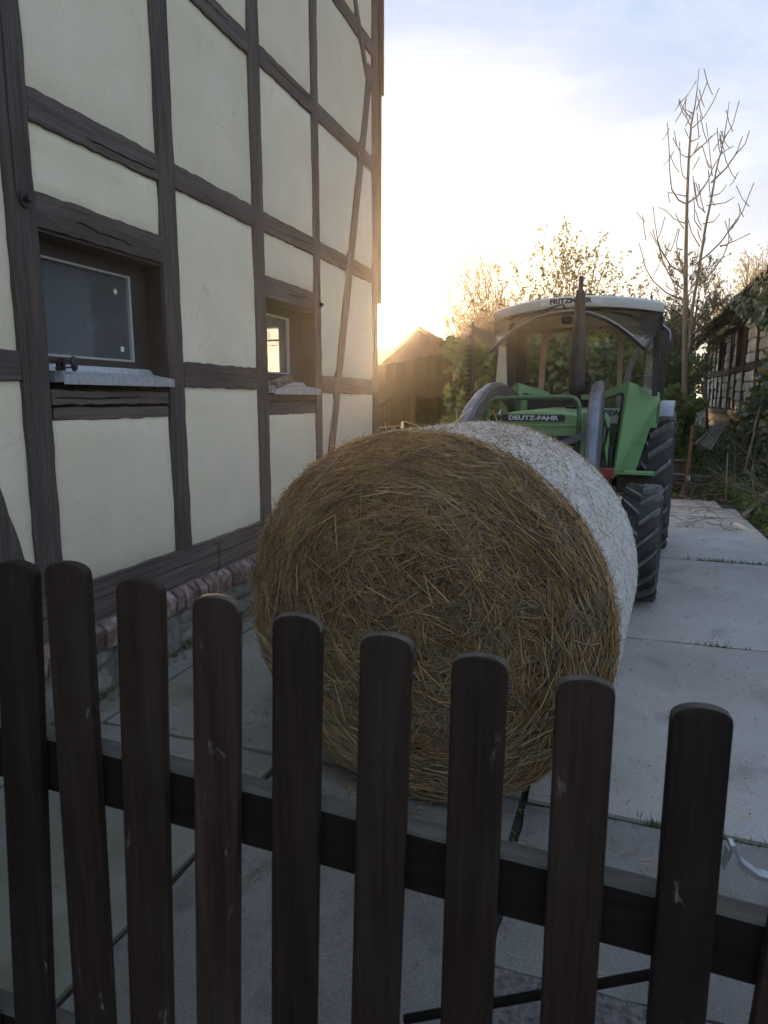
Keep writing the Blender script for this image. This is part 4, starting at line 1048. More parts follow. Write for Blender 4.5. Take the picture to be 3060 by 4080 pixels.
# cab posts and glass
def post(pts, w_, d_, m, nm='cab_post'):
    b = MB(); vs = []
    for (x, y, z) in pts: vs += [(x - w_/2, y - d_/2, z), (x + w_/2, y - d_/2, z), (x + w_/2, y + d_/2, z), (x - w_/2, y + d_/2, z)]
    n = len(pts); fs = [(i*4+j, i*4+(j+1) % 4, (i+1)*4+(j+1) % 4, (i+1)*4+j) for i in range(n-1) for j in range(4)] + [(0, 1, 2, 3), ((n-1)*4, (n-1)*4+1, (n-1)*4+2, (n-1)*4+3)]
    b.add(vs, fs); return b.build(nm, m, trac)
post([(-.515, 1.15, 2.36), (-.515, 1.15, 2.16), (-.485, 1.15, 1.62)], .075, .06, BLACKP)
post([(-.628, 1.12, 2.2), (-.66, 1.12, 1.70)], .014, .03, BLACKP)
post([(.835, 1.12, 2.2), (.850, 1.12, 1.62)], .048, .05, BLACKP)
post([(.752, 1.10, 2.13), (.738, 1.10, 1.70)], .014, .03, BLACKP)
b = MB(); b.add([(-.625, 1.13, 2.12), (-.55, 1.13, 2.10), (-.49, 1.13, 1.68), (-.665, 1.13, 1.76)], [(0, 1, 2, 3)]); g = b.build('quarter_window', GLASSD, trac)
md = g.modifiers.new('t', 'SOLIDIFY'); md.thickness = .005
b = MB(); b.add([(.757, 1.11, 2.14), (.815, 1.11, 2.14), (.835, 1.11, 1.66), (.745, 1.11, 1.70)], [(0, 1, 2, 3)]); g = b.build('quarter_window', GLASSC, trac)
md = g.modifiers.new('t', 'SOLIDIFY'); md.thickness = .005
post([(-.44, 2.42, 2.42), (-.462, 2.42, 1.5)], .058, .05, BEIGE); post([(.395, 2.42, 2.38), (.41, 2.42, 1.5)], .046, .05, BEIGE)
b = MB(); b.prism([(-.47, 2.40, 2.40), (-.30, 2.40, 2.40), (-.33, 2.40, 2.33), (-.43, 2.40, 2.22), (-.47, 2.40, 2.22)], (0, .02, 0)); b.build('gusset', BEIGE, trac); b = MB(); b.prism([(.27, 2.40, 2.37), (.42, 2.40, 2.37), (.42, 2.40, 2.22), (.38, 2.40, 2.24), (.32, 2.40, 2.31)], (0, .02, 0)); b.build('gusset', BEIGE, trac)
tb('rear_header', BEIGE, -.70, .80, 2.40, 2.47, 2.345, 2.405, .005)
post([(-.66, 2.44, 2.40), (-.66, 2.44, 1.2)], .05, .05, BLACKP); post([(.84, 2.44, 2.36), (.85, 2.44, 1.2)], .05, .05, BLACKP)
tb('cab_side_rail', BLACKP, -.66, -.60, 1.15, 2.44, 2.31, 2.36, .005); tb('cab_side_rail', BLACKP, .80, .86, 1.15, 2.44, 2.30, 2.35, .005)
tb('door_frame', BLACKP, -.60, -.50, 1.7, 1.74, 1.60, 2.33, .004)
b = MB(); b.tube(bez([(-.66, 1.9, 2.28), (-.612, 1.9, 2.0), (-.592, 1.9, 1.82), (-.595, 1.9, 1.55)]), .026, 10)
for z in (2.06, 1.80, 1.72): b.tube([(-.60, 1.87, z), (-.60, 1.93, z)], .028, 8)
b.build('grab_tube', GREYM, trac, smooth=40)
b = MB(); b.tube(bez([(.655, 1.9, 2.14), (.545, 1.9, 1.88), (.515, 1.9, 1.70), (.515, 1.9, 1.5)]), .026, 10); b.build('grab_tube', GREYM, trac, smooth=40)
b = MB(); b.tube(bez([(.50, 2.5, 1.55), (.52, 2.5, 1.83), (.80, 2.5, 1.84), (.82, 2.5, 1.55)]), .016, 8); b.build('rear_rail', BLACKP, trac, smooth=40)
# steering wheel, seat, lamp
b = MB(); T = Matrix.Translation((.045, 1.45, 1.715)) @ Matrix.Rotation(R(58), 4, 'X')
b.tube([T @ Vector((.20 * math.cos(a), .20 * math.sin(a), 0)) for a in [2 * math.pi * k / 36 for k in range(37)]], .013, 8)
for k in range(3):
    a = R(90 + 120 * k); b.tube([T @ Vector((0, 0, -.02)), T @ Vector((.20 * math.cos(a), .20 * math.sin(a), 0))], .008, 6)
b.tube([T @ Vector((0, 0, 0)), T @ Vector((0, 0, -.5))], .022, 8); b.build('steering_wheel', BLACKP, trac, smooth=40)
b = MB(); b.box(-.10, .24, 2.02, 2.12, 1.40, 1.79, ch=.04); b.box(-.12, .26, 1.7, 2.1, 1.32, 1.44, ch=.04); b.build('seat', BLACKP, trac, smooth=40)
b = MB(); T = Matrix.Translation((-.405, 1.45, 1.712)) @ Matrix.Rotation(R(90), 4, 'Z')
b.lathe([(0, -.02), (.05, -.02), (.062, .0), (.066, .02), (.055, .05), (0, .06)], 24, T=T); b.tube([(-.46, 1.45, 1.71), (-.55, 1.5, 1.70)], .012, 6); b.build('work_lamp', DARKM, trac, smooth=40)
tb('cab_floor', DARKM, -.5, .75, 1.1, 2.45, .95, 1.0, .01); tb('rear_panel', GREEN, -.45, .70, 2.44, 2.47, 1.0, 1.42, .004)
# mirror
b = MB(); b.prism([(x, .95, z) for x, z in ((.875, 2.04), (.895, 2.015), (.975, 2.01), (.992, 2.03), (.990, 2.16), (.97, 2.19), (.89, 2.192), (.872, 2.17))], (0, .03, 0)); mi = b.build('mirror', BLACKP, trac, smooth=40)
b = MB(); b.tube(bez([(.865, 1.0, 2.29), (.885, .94, 2.24), (.955, .935, 2.18), (.955, .94, 2.10)]), .008, 8); b.build('mirror_arm', SILVERP, mi)
b = MB(); b.box(.868, .895, .94, .99, 2.225, 2.315, ch=.006); b.build('indicator', BLACKP, trac)
# raised cutter bar on the far side
b = MB(); b.prism([(-.872, 1.0, 1.30), (-.838, 1.0, 1.30), (-.838, 1.0, 2.27), (-.872, 1.0, 2.27)], (0, .02, 0)); mw = b.build('cutter_bar', OLDWD, trac)
kf = MB(); kf.add([(-.872, .995, 0), (-.93, .998, .018), (-.935, 1.0, .026), (-.895, 1.0, .030), (-.872, 1.003, .045), (-.872, 1.012, .022)], [(0, 1, 5), (1, 2, 5), (2, 3, 5), (3, 4, 5), (0, 5, 4, 3, 2, 1)])
km = kf.mesh('knife_finger', DARKM)
for k in range(15): link('knife_finger', km, mw, (random.uniform(-.004, .004), -.005, 1.52 + k * .048))
b = MB(); b.prism([(-.915, .98, 2.315), (-.83, .98, 2.30), (-.70, 1.02, 2.25), (-.655, 1.05, 2.20), (-.66, 1.05, 2.14), (-.70, 1.02, 2.15), (-.74, 1.0, 2.13), (-.80, .98, 2.19), (-.84, .98, 2.25)], (0, .022, 0)); b.build('swath_board', BLACKP, mw)
b = MB(); b.prism([(-.872, .99, 2.28), (-.84, .99, 2.28), (-.843, .99, 2.35), (-.855, .99, 2.362), (-.87, .99, 2.34)], (0, .03, 0)); b.build('bar_tip', BLACKP, mw)
b = MB(); b.box(-.89, -.3, 1.0, 1.1, .95, 1.03, ch=.01); b.box(-.90, -.82, .98, 1.06, .95, 1.36, ch=.01); b.build('bar_mount', DARKM, mw)

# ------------------------------------------------------------------ picket fence in front
FK = -.226; FN = math.sqrt(1 + FK * FK)
fence = empty('picket_fence', (0, 1.03, 0), math.atan(FK), 'dark brown picket fence with rounded tops running across the foreground', 'fence')
PT = [((-.81, 1.327), (-.858, .300)), ((-.666, 1.318), (-.723, .335)), ((-.564, 1.315), (-.582, .369)), ((-.424, 1.293), (-.457, .399)), ((-.285, 1.272), (-.318, .432)), ((-.144, 1.250), (-.168, .468)),
      ((.003, 1.228), (-.018, .504)), ((.149, 1.206), (.140, .542)), ((.305, 1.183), (.303, .581)), ((.467, 1.155), (.466, .620)), ((.640, 1.125), (.615, .66)), ((.81, 1.095), (.80, .69))]
# the first visible pickets stand a little wider apart than the measured list start
PT = PT[:1] + [((-.666, 1.311), (-.723, .335))] + PT[2:]
def picket(x0, z0, x1, z1, i):
    # x0,z0 top; x1,z1 a lower point on the axis
    top = Vector((x0 * FN, 0, z0)); low = Vector((x1 * FN, 0, z1)); d = (low - top).normalized()
    end = top + d * ((z0 - .07) / -d.z); T_ = (top - end).length; up = -d; sd = Vector((up.z, 0, -up.x))
    w_ = .0435 + random.uniform(-.001, .001); h_ = .020
    prof = [(-w_, 0), (-w_, T_ * .33), (-w_, T_ * .66), (-w_, T_ - h_ * 1.25)] 
    arc = []
    for k in range(13):
        a = math.pi - math.pi * k / 12
        arc.append((w_ * math.cos(a) * 1.0, T_ - h_ * 1.25 + h_ * 1.25 * math.sin(a) ** .75))
    prof = prof[:3] + arc + [(w_, T_ * .66), (w_, T_ * .33), (w_, 0)]
    n = len(prof); b = MB(); vs = []
    for (ins, dep) in ((.0045, 0), (.0012, .0018), (0, .006), (0, .019), (.0045, .0235)):
        for (s_, t) in prof:
            ss = s_ * (1 - ins / w_); tt = t - ins * (1 if t > T_ * .9 else 0)
            p = end + sd * ss + up * tt; vs.append((p.x, dep + random.uniform(-.0003, .0003), p.z))
    R_ = 5; fs = []; ms = []
    for r_ in range(R_ - 1):
        for j in range(n - 1):
            fs.append((r_*n+j, r_*n+j+1, (r_+1)*n+j+1, (r_+1)*n+j)); ms.append(1 if (2 < j < n - 4 and r_ > 0) else 0)
    fs += [tuple(range(n)), tuple(range((R_-1)*n, R_*n))]; ms += [0, 0]
    b.v = vs; b.f = fs; b.m = ms
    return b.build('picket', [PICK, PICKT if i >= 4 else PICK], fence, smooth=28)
for i, ((a, z), (c, z2)) in enumerate(PT): picket(a, z, c, z2, i)
def rail(zl, zr, th, nm='cross_rail'):
    b = MB(); n = 40; vs = []
    for i in range(n + 1):
        x = -1.05 + 2.15 * i / n; f = (x + .664) / 1.218; zt = zl + (zr - zl) * f + random.uniform(-.0008, .0008); X = x * FN
        vs += [(X, .0245, zt - th + .003), (X, .0245, zt - .004), (X, .0285, zt), (X, .070, zt - .001), (X, .072, zt - .005), (X, .072, zt - th), (X, .028, zt - th)]
    fs = []; ms = []
    for i in range(n):
        for j in range(7):
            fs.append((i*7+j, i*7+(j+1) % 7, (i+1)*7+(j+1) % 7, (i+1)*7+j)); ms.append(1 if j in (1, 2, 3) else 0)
    fs += [tuple(range(7)), tuple(range(n*7, n*7+7))]; ms += [0, 0]
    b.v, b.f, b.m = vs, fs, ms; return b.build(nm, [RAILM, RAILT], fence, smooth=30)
rail(.963, .804, .112); rail(.30, .165, .11)
b = MB(); b.tube([(.02 * FN, .09, .43), (.70 * FN, .082, .745)], .0085, 8); b.build('brace_rod', RAILM, fence)
b = MB(); pts = [(.551, .125, .82), (.555, .125, .860), (.562, .125, .860), (.575, .125, .830), (.60, .120, .815), (.72, .11, .80)]
b.prism([(x * FN, y, z) for x, y, z in pts] + [(x * FN - .003, y, z - .009) for x, y, z in pts[::-1]], (0, .02, 0)); b.build('gate_latch', ZINC, fence)
b = MB(); b.box(-1.2, -1.1, .0, .1, 0, 1.34, ch=.006); b.build('gate_post', PICK, fence); b = MB(); b.box(1.13, 1.23, .0, .1, 0, 1.20, ch=.006); b.build('gate_post', PICK, fence)

# ------------------------------------------------------------------ foliage helpers
T_DIA = np.array([(0, 0), (.34, .42), (0, 1.0), (-.34, .42)])
T_IVY = np.array([(0, 0), (.42, -.06), (.60, .38), (.26, .52), (0, 1.0), (-.26, .52), (-.60, .38), (-.42, -.06)])
T_OVA = np.array([(0, 0), (.30, .25), (.30, .62), (0, 1.0), (-.30, .62), (-.30, .25)])
def leaf_cloud(P, size, tmpl, normal=None, spread=1.0, down=0.0, fold=.12):
    N = len(P); size = np.broadcast_to(size, (N,))
    nrm = rng.normal(0, 1, (N, 3)) * spread
    if normal is not None: nrm = nrm + np.asarray(normal)[None, :] if np.ndim(normal) == 1 else nrm + normal
    nrm /= np.linalg.norm(nrm, axis=1, keepdims=True) + 1e-9
    ax = rng.normal(0, 1, (N, 3)); ax[:, 2] -= down
    ax -= nrm * (ax * nrm).sum(1, keepdims=True); ax /= np.linalg.norm(ax, axis=1, keepdims=True) + 1e-9
    sd = np.cross(nrm, ax)
    k = len(tmpl)
    V = P[:, None, :] + size[:, None, None] * (sd[:, None, :] * tmpl[None, :, 0, None] + ax[:, None, :] * (tmpl[None, :, 1, None] - .3)
        + nrm[:, None, :] * (np.abs(tmpl[None, :, 0, None]) * fold - .1 * tmpl[None, :, 1, None] ** 2))
    return V.reshape(-1, 3), np.arange(N * k).reshape(N, k)
def leafobj(nm, P, size, tmpl, m, parent=None, kind='stuff', **k):
    V, F = leaf_cloud(P, size, tmpl, **k); o = link(nm, np_mesh(nm, V, F, m), parent)
    if kind: o['kind'] = kind
    return o
def single_leaf(tmpl, m, fold=.15):
    V, F = leaf_cloud(np.zeros((1, 3)), 1.0, tmpl, normal=(0, -40, 0), spread=.01, down=60, fold=fold); return np_mesh('leaf', V, F, m)
def branch_path(p, d, L, n, wob, lift):
    pts = [Vector(p)]; d = Vector(d).normalized()
    for i in range(n):
        d = (d + Vector((random.gauss(0, wob), random.gauss(0, wob), random.gauss(0, wob) + lift))).normalized()
        pts.append(pts[-1] + d * (L / n))
    return pts, d
class Tree:
    """collects limb tubes, twig strands and twig tips"""
    def __init__(s): s.limbs = []; s.tw = []; s.tips = []; s.rmin = .0045
    def grow(s, p, d, L, r, lev, maxlev, wob=.12, lift=.05, kids=(3, 5), ratio=.62, ang=(.4, .9)):
        n = 6; pts, dd = branch_path(p, d, L, n, wob, lift)
        if lev <= 1: s.limbs.append((pts, [r * (1 - .75 * i / n) + .002 for i in range(n + 1)]))
        else: s.tw.append((pts, r))
        if lev >= maxlev:
            s.tips += pts[2:]; return
        for k in range(random.randint(*kids)):
            f = random.uniform(.25, 1.0); i = min(int(f * n), n - 1); q = pts[i].lerp(pts[i+1], f * n - i)
            t = (pts[i+1] - pts[i]).normalized(); o = Vector((random.gauss(0, 1), random.gauss(0, 1), random.gauss(0, .7))); o = (o - t * o.dot(t)).normalized()
            a = random.uniform(*ang); s.grow(q, t * math.cos(a) + o * math.sin(a), L * ratio * random.uniform(.7, 1.15), r * .5, lev + 1, maxlev, wob, lift, kids, ratio, ang)
    def emit(s, root, bark, twigm):
        for k, (pts, rs) in enumerate(s.limbs):
            b = MB(); b.tube(pts, rs, 7); b.build('trunk' if k == 0 else 'limb', bark, root, smooth=True)
        if s.tw:
            P = np.array([[tuple(q) for q in pts] for pts, r in s.tw]); rr = np.array([[max(s.rmin, r * (1 - .7 * i / 6)) for i in range(7)] for pts, r in s.tw])
            V, F = strands(P, rr, 3); tag(link('twig', np_mesh('twig', V, F, twigm, True), root), kind='stuff')

# ------------------------------------------------------------------ shed beyond the house corner
YS = 12.0
shed = empty('wooden_shed', (.6, YS, 0), 0, 'old grey board shed with open front behind the house corner', 'shed')
def sp(u, v, dy=0.0):
    p = at(u, v, YS + dy); return Vector((p.x - .6, dy, p.z))
xs0, xs1 = sp(1470, 1500).x, sp(1800, 1500).x
def shed_top(x): 
    a, c = sp(1507, 1462), sp(1818, 1402); return a.z + (c.z - a.z) * (x - a.x) / (c.x - a.x)
x = xs0
while x < xs1:
    wd = random.uniform(.10, .19); x2 = min(x + wd, xs1); zb = 1.605 + random.uniform(-.015, .02)
    if x > sp(1650, 1500).x: zb += .0
    b = MB(); yo = random.uniform(-.008, .008)
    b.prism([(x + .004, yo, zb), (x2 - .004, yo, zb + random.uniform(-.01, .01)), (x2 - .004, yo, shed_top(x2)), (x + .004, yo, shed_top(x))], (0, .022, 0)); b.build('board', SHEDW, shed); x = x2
for (u0, u1, v0, v1) in ((1500, 1512, 1470, 1900), (1632, 1652, 1583, 1900), (1786, 1800, 1440, 1900)):
    a, c = sp(u0, v0), sp(u1, v1); b = MB(); b.box(a.x, c.x, -.03, .09, .0, a.z, ch=.005); b.build('post', SHEDW, shed)
a, c = sp(1508, 1712), sp(1648, 1724); b = MB(); b.box(a.x, c.x, -.02, .03, c.z, a.z, ch=.003); b.build('rail', SHEDW, shed)
p0, p1 = sp(1508, 1618), sp(1555, 1584); b = MB(); b.tube([p0, p1], .035, 4); b.build('knee_brace', SHEDW, shed)
for k in range(9):
    u = 1514 + k * 14 + random.uniform(-3, 3); a = sp(u, 1590, .12); b = MB(); wd = random.uniform(.018, .03); b.box(a.x - wd, a.x + wd, .12, .145, .02, 1.66, ch=.002); b.build('slat', SHEDW, shed)
b = MB(); a, c = sp(1478, 1474), sp(1825, 1406); b.prism([(a.x, -.10, a.z), (c.x, -.10, c.z), (c.x, -.10, c.z - .028), (a.x, -.10, a.z - .028)], (0, .03, 0)); b.build('barge_board', SHEDW, shed)
for k in range(7):
    f = k / 7; a = sp(1478, 1460).lerp(sp(1830, 1392), f); c = sp(1478, 1460).lerp(sp(1830, 1392), f + 1 / 7 + .012)
    b = MB(); b.prism([(a.x, -.16, a.z - .03), (c.x, -.16, c.z - .012), (c.x, -.16, c.z + .008), (a.x, -.16, a.z - .010)], (0, 3.4, -.15)); b.build('roof_sheet', TILED, shed)
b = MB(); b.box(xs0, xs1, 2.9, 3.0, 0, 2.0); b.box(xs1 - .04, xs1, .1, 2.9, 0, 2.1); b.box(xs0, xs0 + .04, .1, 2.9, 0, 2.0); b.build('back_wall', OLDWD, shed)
for k, (u0, v0, u1, v1) in enumerate(((1535, 1600, 1592, 1715), (1560, 1590, 1615, 1735), (1608, 1610, 1632, 1700), (1572, 1585, 1580, 1735))):
    a, c = sp(u0, v0, .07), sp(u1, v1, .07); b = MB(); d = (c - a); s_ = Vector((.016, 0, 0)); c = a + d * ((a.z - .02) / (a.z - c.z))
    b.prism([a - s_, a + s_, c + s_, c - s_], (0, .02, 0)); o = b.build('leaning_lath', SHEDW); o.location = (.6, YS, 0)
    tag(o, ['long lath leaning steeply right behind the shed rail', 'lath leaning across the middle of the open shed front', 'short lath leaning beside the right shed post', 'nearly upright lath among the shed slats'][k], 'lath', 'laths leaning in the shed')
hoe = empty('hoe', (.6, YS, 0), 0, 'hoe with pale handle and grey blade lying on the shed rail', 'hoe')
a, c = sp(1506, 1705, -.05), sp(1600, 1695, -.05); b = MB(); b.tube([a, c], .012, 7); b.build('handle', OLDW, hoe)
a, c = sp(1596, 1680, -.05), sp(1608, 1708, -.05); b = MB(); b.prism([(a.x, -.055, c.z), (c.x, -.06, c.z + .01), (c.x, -.06, a.z + .01), (a.x + .01, -.055, a.z)], (0, .006, 0)); b.build('blade', ZINC, hoe)
# pieces of lumber glimpsed in the dark bay
for k, (u, v, w_, h_, rt) in enumerate(((1655, 1668, .05, .10, 5), (1702, 1675, .05, .13, -25), (1706, 1640, .13, .03, 20), (1668, 1650, .04, .03, 0))):
    p = sp(u, v, 1.2); b = MB(); b.box(-w_, w_, 0, .03, -h_, h_, T=Matrix.Rotation(R(rt), 4, 'Y')); o = b.build('lumber_piece', SHEDW, shed); o.location = p

# ------------------------------------------------------------------ houses far behind
YH = 27.0
fh = empty('gabled_house', (1.2, YH, 0), 0, 'dark gabled house with the low sun rising over its roof edge', 'house')
def hp(u, v): p = at(u, v, YH); return (p.x - 1.2, 0.0, p.z)
pk = hp(1663, 1304); lf = hp(1548, 1408); rt = hp(1790, 1372)
e1 = (lf[0] - 1.2, 0, lf[2] - 1.15)
b = MB(); b.prism([(e1[0] + .35, 0, 0), (rt[0] + .9, 0, 0), (rt[0] + .9, 0, rt[2] - .6), (pk[0], 0, pk[2] - .12), (e1[0] + .35, 0, e1[2] + .1)], (0, 7, 0)); b.build('wall', OLDWD, fh)
for sgn in (0, 1):
    q = e1 if sgn == 0 else (rt[0] + 1.4, 0, rt[2] - .7)
    b = MB(); b.prism([(pk[0], -.35, pk[2]), (q[0], -.35, q[2]), (q[0], -.35, q[2] - .12), (pk[0], -.35, pk[2] - .12)], (0, 7.6, 0)); rfp = b.build('roof', TILE, fh)
    d = Vector(q) - Vector(pk)
    for k in range(11):
        f0 = k / 11; p = Vector(pk) + d * f0; p2 = Vector(pk) + d * (f0 + .085)
        b = MB(); b.prism([(p.x, -.38, p.z + .012), (p2.x, -.38, p2.z + .04), (p2.x, -.38, p2.z - .02), (p.x, -.38, p.z - .02)], (0, 7.7, 0)); b.build('tile_course', TILE, rfp)
# hip with tiles that faces the yard on the right
b = MB(); b.add([(pk[0] + .02, -.36, pk[2] - .02), (rt[0] - .05, -.36, rt[2] - .05), (rt[0] + .2, -1.5, rt[2] - .62), (pk[0] + .72, -1.5, pk[2] - .95)], [(0, 1, 2, 3)])
hpf = b.build('half_hip', TILE, fh); md = hpf.modifiers.new('t', 'SOLIDIFY'); md.thickness = .08
YR = 34.0
rh = empty('low_house', (0, YR, 0), 0, 'low house with red tiled roof just past the corner post', 'house')
a, c = at(1300, 1395, YR), at(1572, 1395, YR); e = at(1300, 1437, YR)
b = MB(); b.prism([(a.x, 0, e.z), (a.x, 2.6, a.z + .3), (a.x, 5.2, e.z), (a.x, 5.2, e.z - .15), (a.x, 2.6, a.z + .1), (a.x, 0, e.z - .15)], (c.x - a.x, 0, 0)); rr_ = b.build('roof', TILE, rh)
for k in range(9):
    f = k / 9; z0 = e.z + (a.z + .3 - e.z) * f; y0 = 2.6 * f
    b = MB(); b.box(a.x - .05, c.x + .05, y0 - .05, y0 + .24, z0 + .0, z0 + .045); b.build('tile_course', TILE, rr_)
b = MB(); b.box(a.x + .3, c.x - .3, .4, 4.8, 0, e.z - .1); b.build('wall', PLAST, rh)

# ------------------------------------------------------------------ ivy clad garden wall behind the tractor
YI = 11.65
gw = empty('garden_wall', (2.6, YI, 0), 0, 'dark masonry garden wall hidden under ivy behind the tractor', 'wall')
b = MB(); b.box(-1.4, 1.05, .0, .35, 0, 2.45); b.build('masonry', MORTAR, gw)
ivy = empty('ivy', (2.6, YI, 0), 0, 'dense dark ivy with large lobed leaves covering the wall behind the cab', 'ivy')
N = 5200; px = rng.uniform(-1.75, 1.15, N); pz = rng.uniform(.2, 1, N) ** .9 * 2.66
top = 2.56 + .10 * np.sin(px * 5 + 1) + .08 * np.sin(px * 11); keep = pz < top; px, pz = px[keep], pz[keep]
lft = -1.56 + .14 * np.sin(pz * 4) + .10 * np.sin(pz * 9 + 2); keep = px > lft; px, pz = px[keep], pz[keep]
py = -.05 - .22 * rng.uniform(0, 1, len(px)) - .10 * (np.sin(px * 6) * np.sin(pz * 5) > .2)
P = np.stack([px, py, pz], -1)
leafobj('ivy_foliage', P, rng.uniform(.055, .105, len(P)), T_IVY, IVYD, ivy, normal=(0, -.9, .35), spread=.45, down=1.2)
lm = [single_leaf(T_IVY, IVYL) for _ in range(3)]
for k in range(240):
    x_ = random.uniform(-1.6, .9); z_ = random.uniform(1.2, 2.56); 
    link('leaf', random.choice(lm), ivy, (x_, -.27 - random.uniform(0, .10), z_), (random.uniform(-.7, .4), random.uniform(-.7, .7), random.uniform(-.6, .6)), (random.uniform(.08, .125),) * 3)
for k in range(7):
    x_ = random.uniform(-1.3, .9); pts, _ = branch_path((x_, -.05, .1), (random.uniform(-.2, .2), 0, 1), 2.2, 7, .1, .05)
    b = MB(); b.tube(pts, [.016 - .0018 * i for i in range(8)], 5); b.build('stem', TWIG, ivy, smooth=True)

# ------------------------------------------------------------------ shrubs and trees behind
def shrub(nm, label, loc, stems, Lr, spread, lean, r, maxlev, leafm, nleaf, size, twigm=TWIG, barkm=TWIG, kids=(4, 6), lift=.06, tmpl=T_DIA, ratio=.5, wob=.1, ang=(.3, .8), rmin=.0045):
    root = empty(nm, loc, 0, label, 'tree' if 'tree' in nm else 'shrub'); t = Tree(); t.rmin = rmin
    for k in range(stems):
        d = Vector((random.gauss(lean[0], spread), random.gauss(lean[1], spread), 1.0))
        t.grow((random.gauss(0, .12), random.gauss(0, .12), -.1), d, random.uniform(*Lr), r * random.uniform(.7, 1.1), 0, maxlev, wob, lift, kids, ratio, ang)
    t.emit(root, barkm, twigm)
    tp = np.array([tuple(p) for p in t.tips])
    if nleaf and len(tp):
        P = tp[rng.integers(0, len(tp), nleaf)] + rng.normal(0, .035, (nleaf, 3))
        leafobj('crown', P, rng.uniform(*size, nleaf), tmpl, leafm, root)
    return root
shrub('leafing_tree', 'small green leafing tree between the cab and the ash trunk', (6.1, 19.0, .2), 14, (2.2, 3.8), .32, (0, 0), .028, 3, BUDL, 13000, (.05, .09), kids=(5, 8), rmin=.006, ratio=.38, tmpl=T_OVA)
shrub('twiggy_tree', 'thin upright budding tree right behind the ash trunk', (8.0, 20.0, .3), 16, (2.6, 4.4), .20, (.04, 0), .024, 3, BUDL, 11000, (.045, .085), kids=(5, 8), rmin=.006, ratio=.36)
def dome_tree(nm, label, loc, n, off, rx, ry, zc, h, leafm, nleaf, size, r0=.011, rmin=.006, tw=7, shoots=0, tmpl=T_DIA, spread=.03):
    root = empty(nm, loc, 0, label, 'tree'); base = Vector((0, 0, -.1)); t_ = []; tips = []
    for k in range(n):
        an = random.uniform(0, 2 * math.pi); el = math.asin(random.uniform(-.05, 1)); q = random.uniform(.72, 1.04)
        tgt = Vector((off[0] + rx * q * math.cos(el) * math.cos(an), off[1] + ry * q * math.cos(el) * math.sin(an), zc + (h - zc) * q * math.sin(el)))
        if k < shoots: tgt = tgt + Vector((random.uniform(-.2, .2), 0, random.uniform(.15, .55)))
        mid = Vector((tgt.x * .35, tgt.y * .35, tgt.z * .55)) + Vector((random.gauss(0, .12), random.gauss(0, .12), 0))
        pts = [base * (1 - t) ** 2 + mid * 2 * t * (1 - t) + tgt * t * t + Vector((random.gauss(0, .02), random.gauss(0, .02), 0)) for t in [i / 6 for i in range(7)]]
        if k < 9:
            b = MB(); b.tube(pts, [.035 * (1 - .8 * i / 6) for i in range(7)], 6); b.build('trunk' if k == 0 else 'limb', TWIG, root, smooth=True)
        else: t_.append((pts, r0))
        tips += pts[4:]
        for j in range(tw):
            f = random.uniform(.45, 1.0) * 6; i = min(int(f), 5); s0 = pts[i].lerp(pts[i + 1], f - i); dr = (pts[i + 1] - pts[i]).normalized()
            o = Vector((random.gauss(0, 1), random.gauss(0, 1), random.gauss(.15, .6))).normalized(); pp, _ = branch_path(s0, dr * .8 + o * .8, random.uniform(.25, .75), 6, .12, .05)
            t_.append((pp, r0 * .5)); tips += pp[1:]
    P = np.array([[tuple(q) for q in pts] for pts, r in t_]); rr = np.array([[max(rmin, r * (1 - .6 * i / 6)) for i in range(7)] for pts, r in t_])
    V, F = strands(P, rr, 3); tag(link('twig', np_mesh('twig', V, F, TWIG, True), root), kind='stuff')
    tp = np.array([tuple(p) for p in tips]); P = tp[rng.integers(0, len(tp), nleaf)] + rng.normal(0, spread, (nleaf, 3))
    leafobj('crown', P, rng.uniform(*size, nleaf), tmpl, leafm, root); return root
def hedge(nm, label, cat, x0, x1, y0, y1, z0, zf, n, size, m, tmpl=T_OVA, **k):
    px = rng.uniform(x0, x1, n); py = y0 + (y1 - y0) * rng.uniform(0, 1, n) ** 1.6; zt = zf(px); pz = z0 + (zt - z0) * rng.uniform(0, 1, n) ** .75
    py = py + .25 * np.sin(px * 4 + pz * 3) + .15 * np.sin(px * 9 - pz * 7)
    root = empty(nm, ((x0 + x1) / 2, (y0 + y1) / 2, 0), 0, label, cat)
    off = np.array([(x0 + x1) / 2, (y0 + y1) / 2, 0])
    leafobj('foliage', np.stack([px, py, pz], -1) - off, rng.uniform(*size, n), tmpl, m, root, **k)
    for q in range(10):
        x_ = random.uniform(x0, x1); pts, _ = branch_path((x_ - off[0], 0, z0 - .05), (random.uniform(-.3, .3), 0, 1), (float(zf(np.array([x_]))[0]) - z0) * .9, 6, .15, .05)
        b = MB(); b.tube(pts, [.022 - .003 * i for i in range(7)], 5); b.build('stem', TWIG, root, smooth=True)
    return root
hedge('hedge', 'dark green overgrown hedge seen through the cab windows', 'hedge', 2.2, 5.6, 14.2, 15.6, .1, lambda x: 2.55 + .3 * np.sin(x * 3) + .2 * np.sin(x * 7.3), 16000, (.05, .10), BUSHL)
hedge('hedge', 'dense dark hedge behind the ash trunk beside the barn', 'hedge', 5.0, 7.25, 15.6, 17.2, .2, lambda x: 2.75 + .25 * np.sin(x * 2.5 + 1) + .2 * np.sin(x * 6), 10000, (.05, .10), IVYL)
hedge('ivy_bush', 'yellowish broad leaved ivy bush round the foot of the ash', 'bush', 5.0, 6.0, 12.9, 13.6, .35, lambda x: 1.62 + .16 * np.sin(x * 7) + .08 * np.sin(x * 15), 2300, (.07, .13), BUSHL, tmpl=T_IVY, normal=(0, -.6, .5), spread=.6, down=.8)
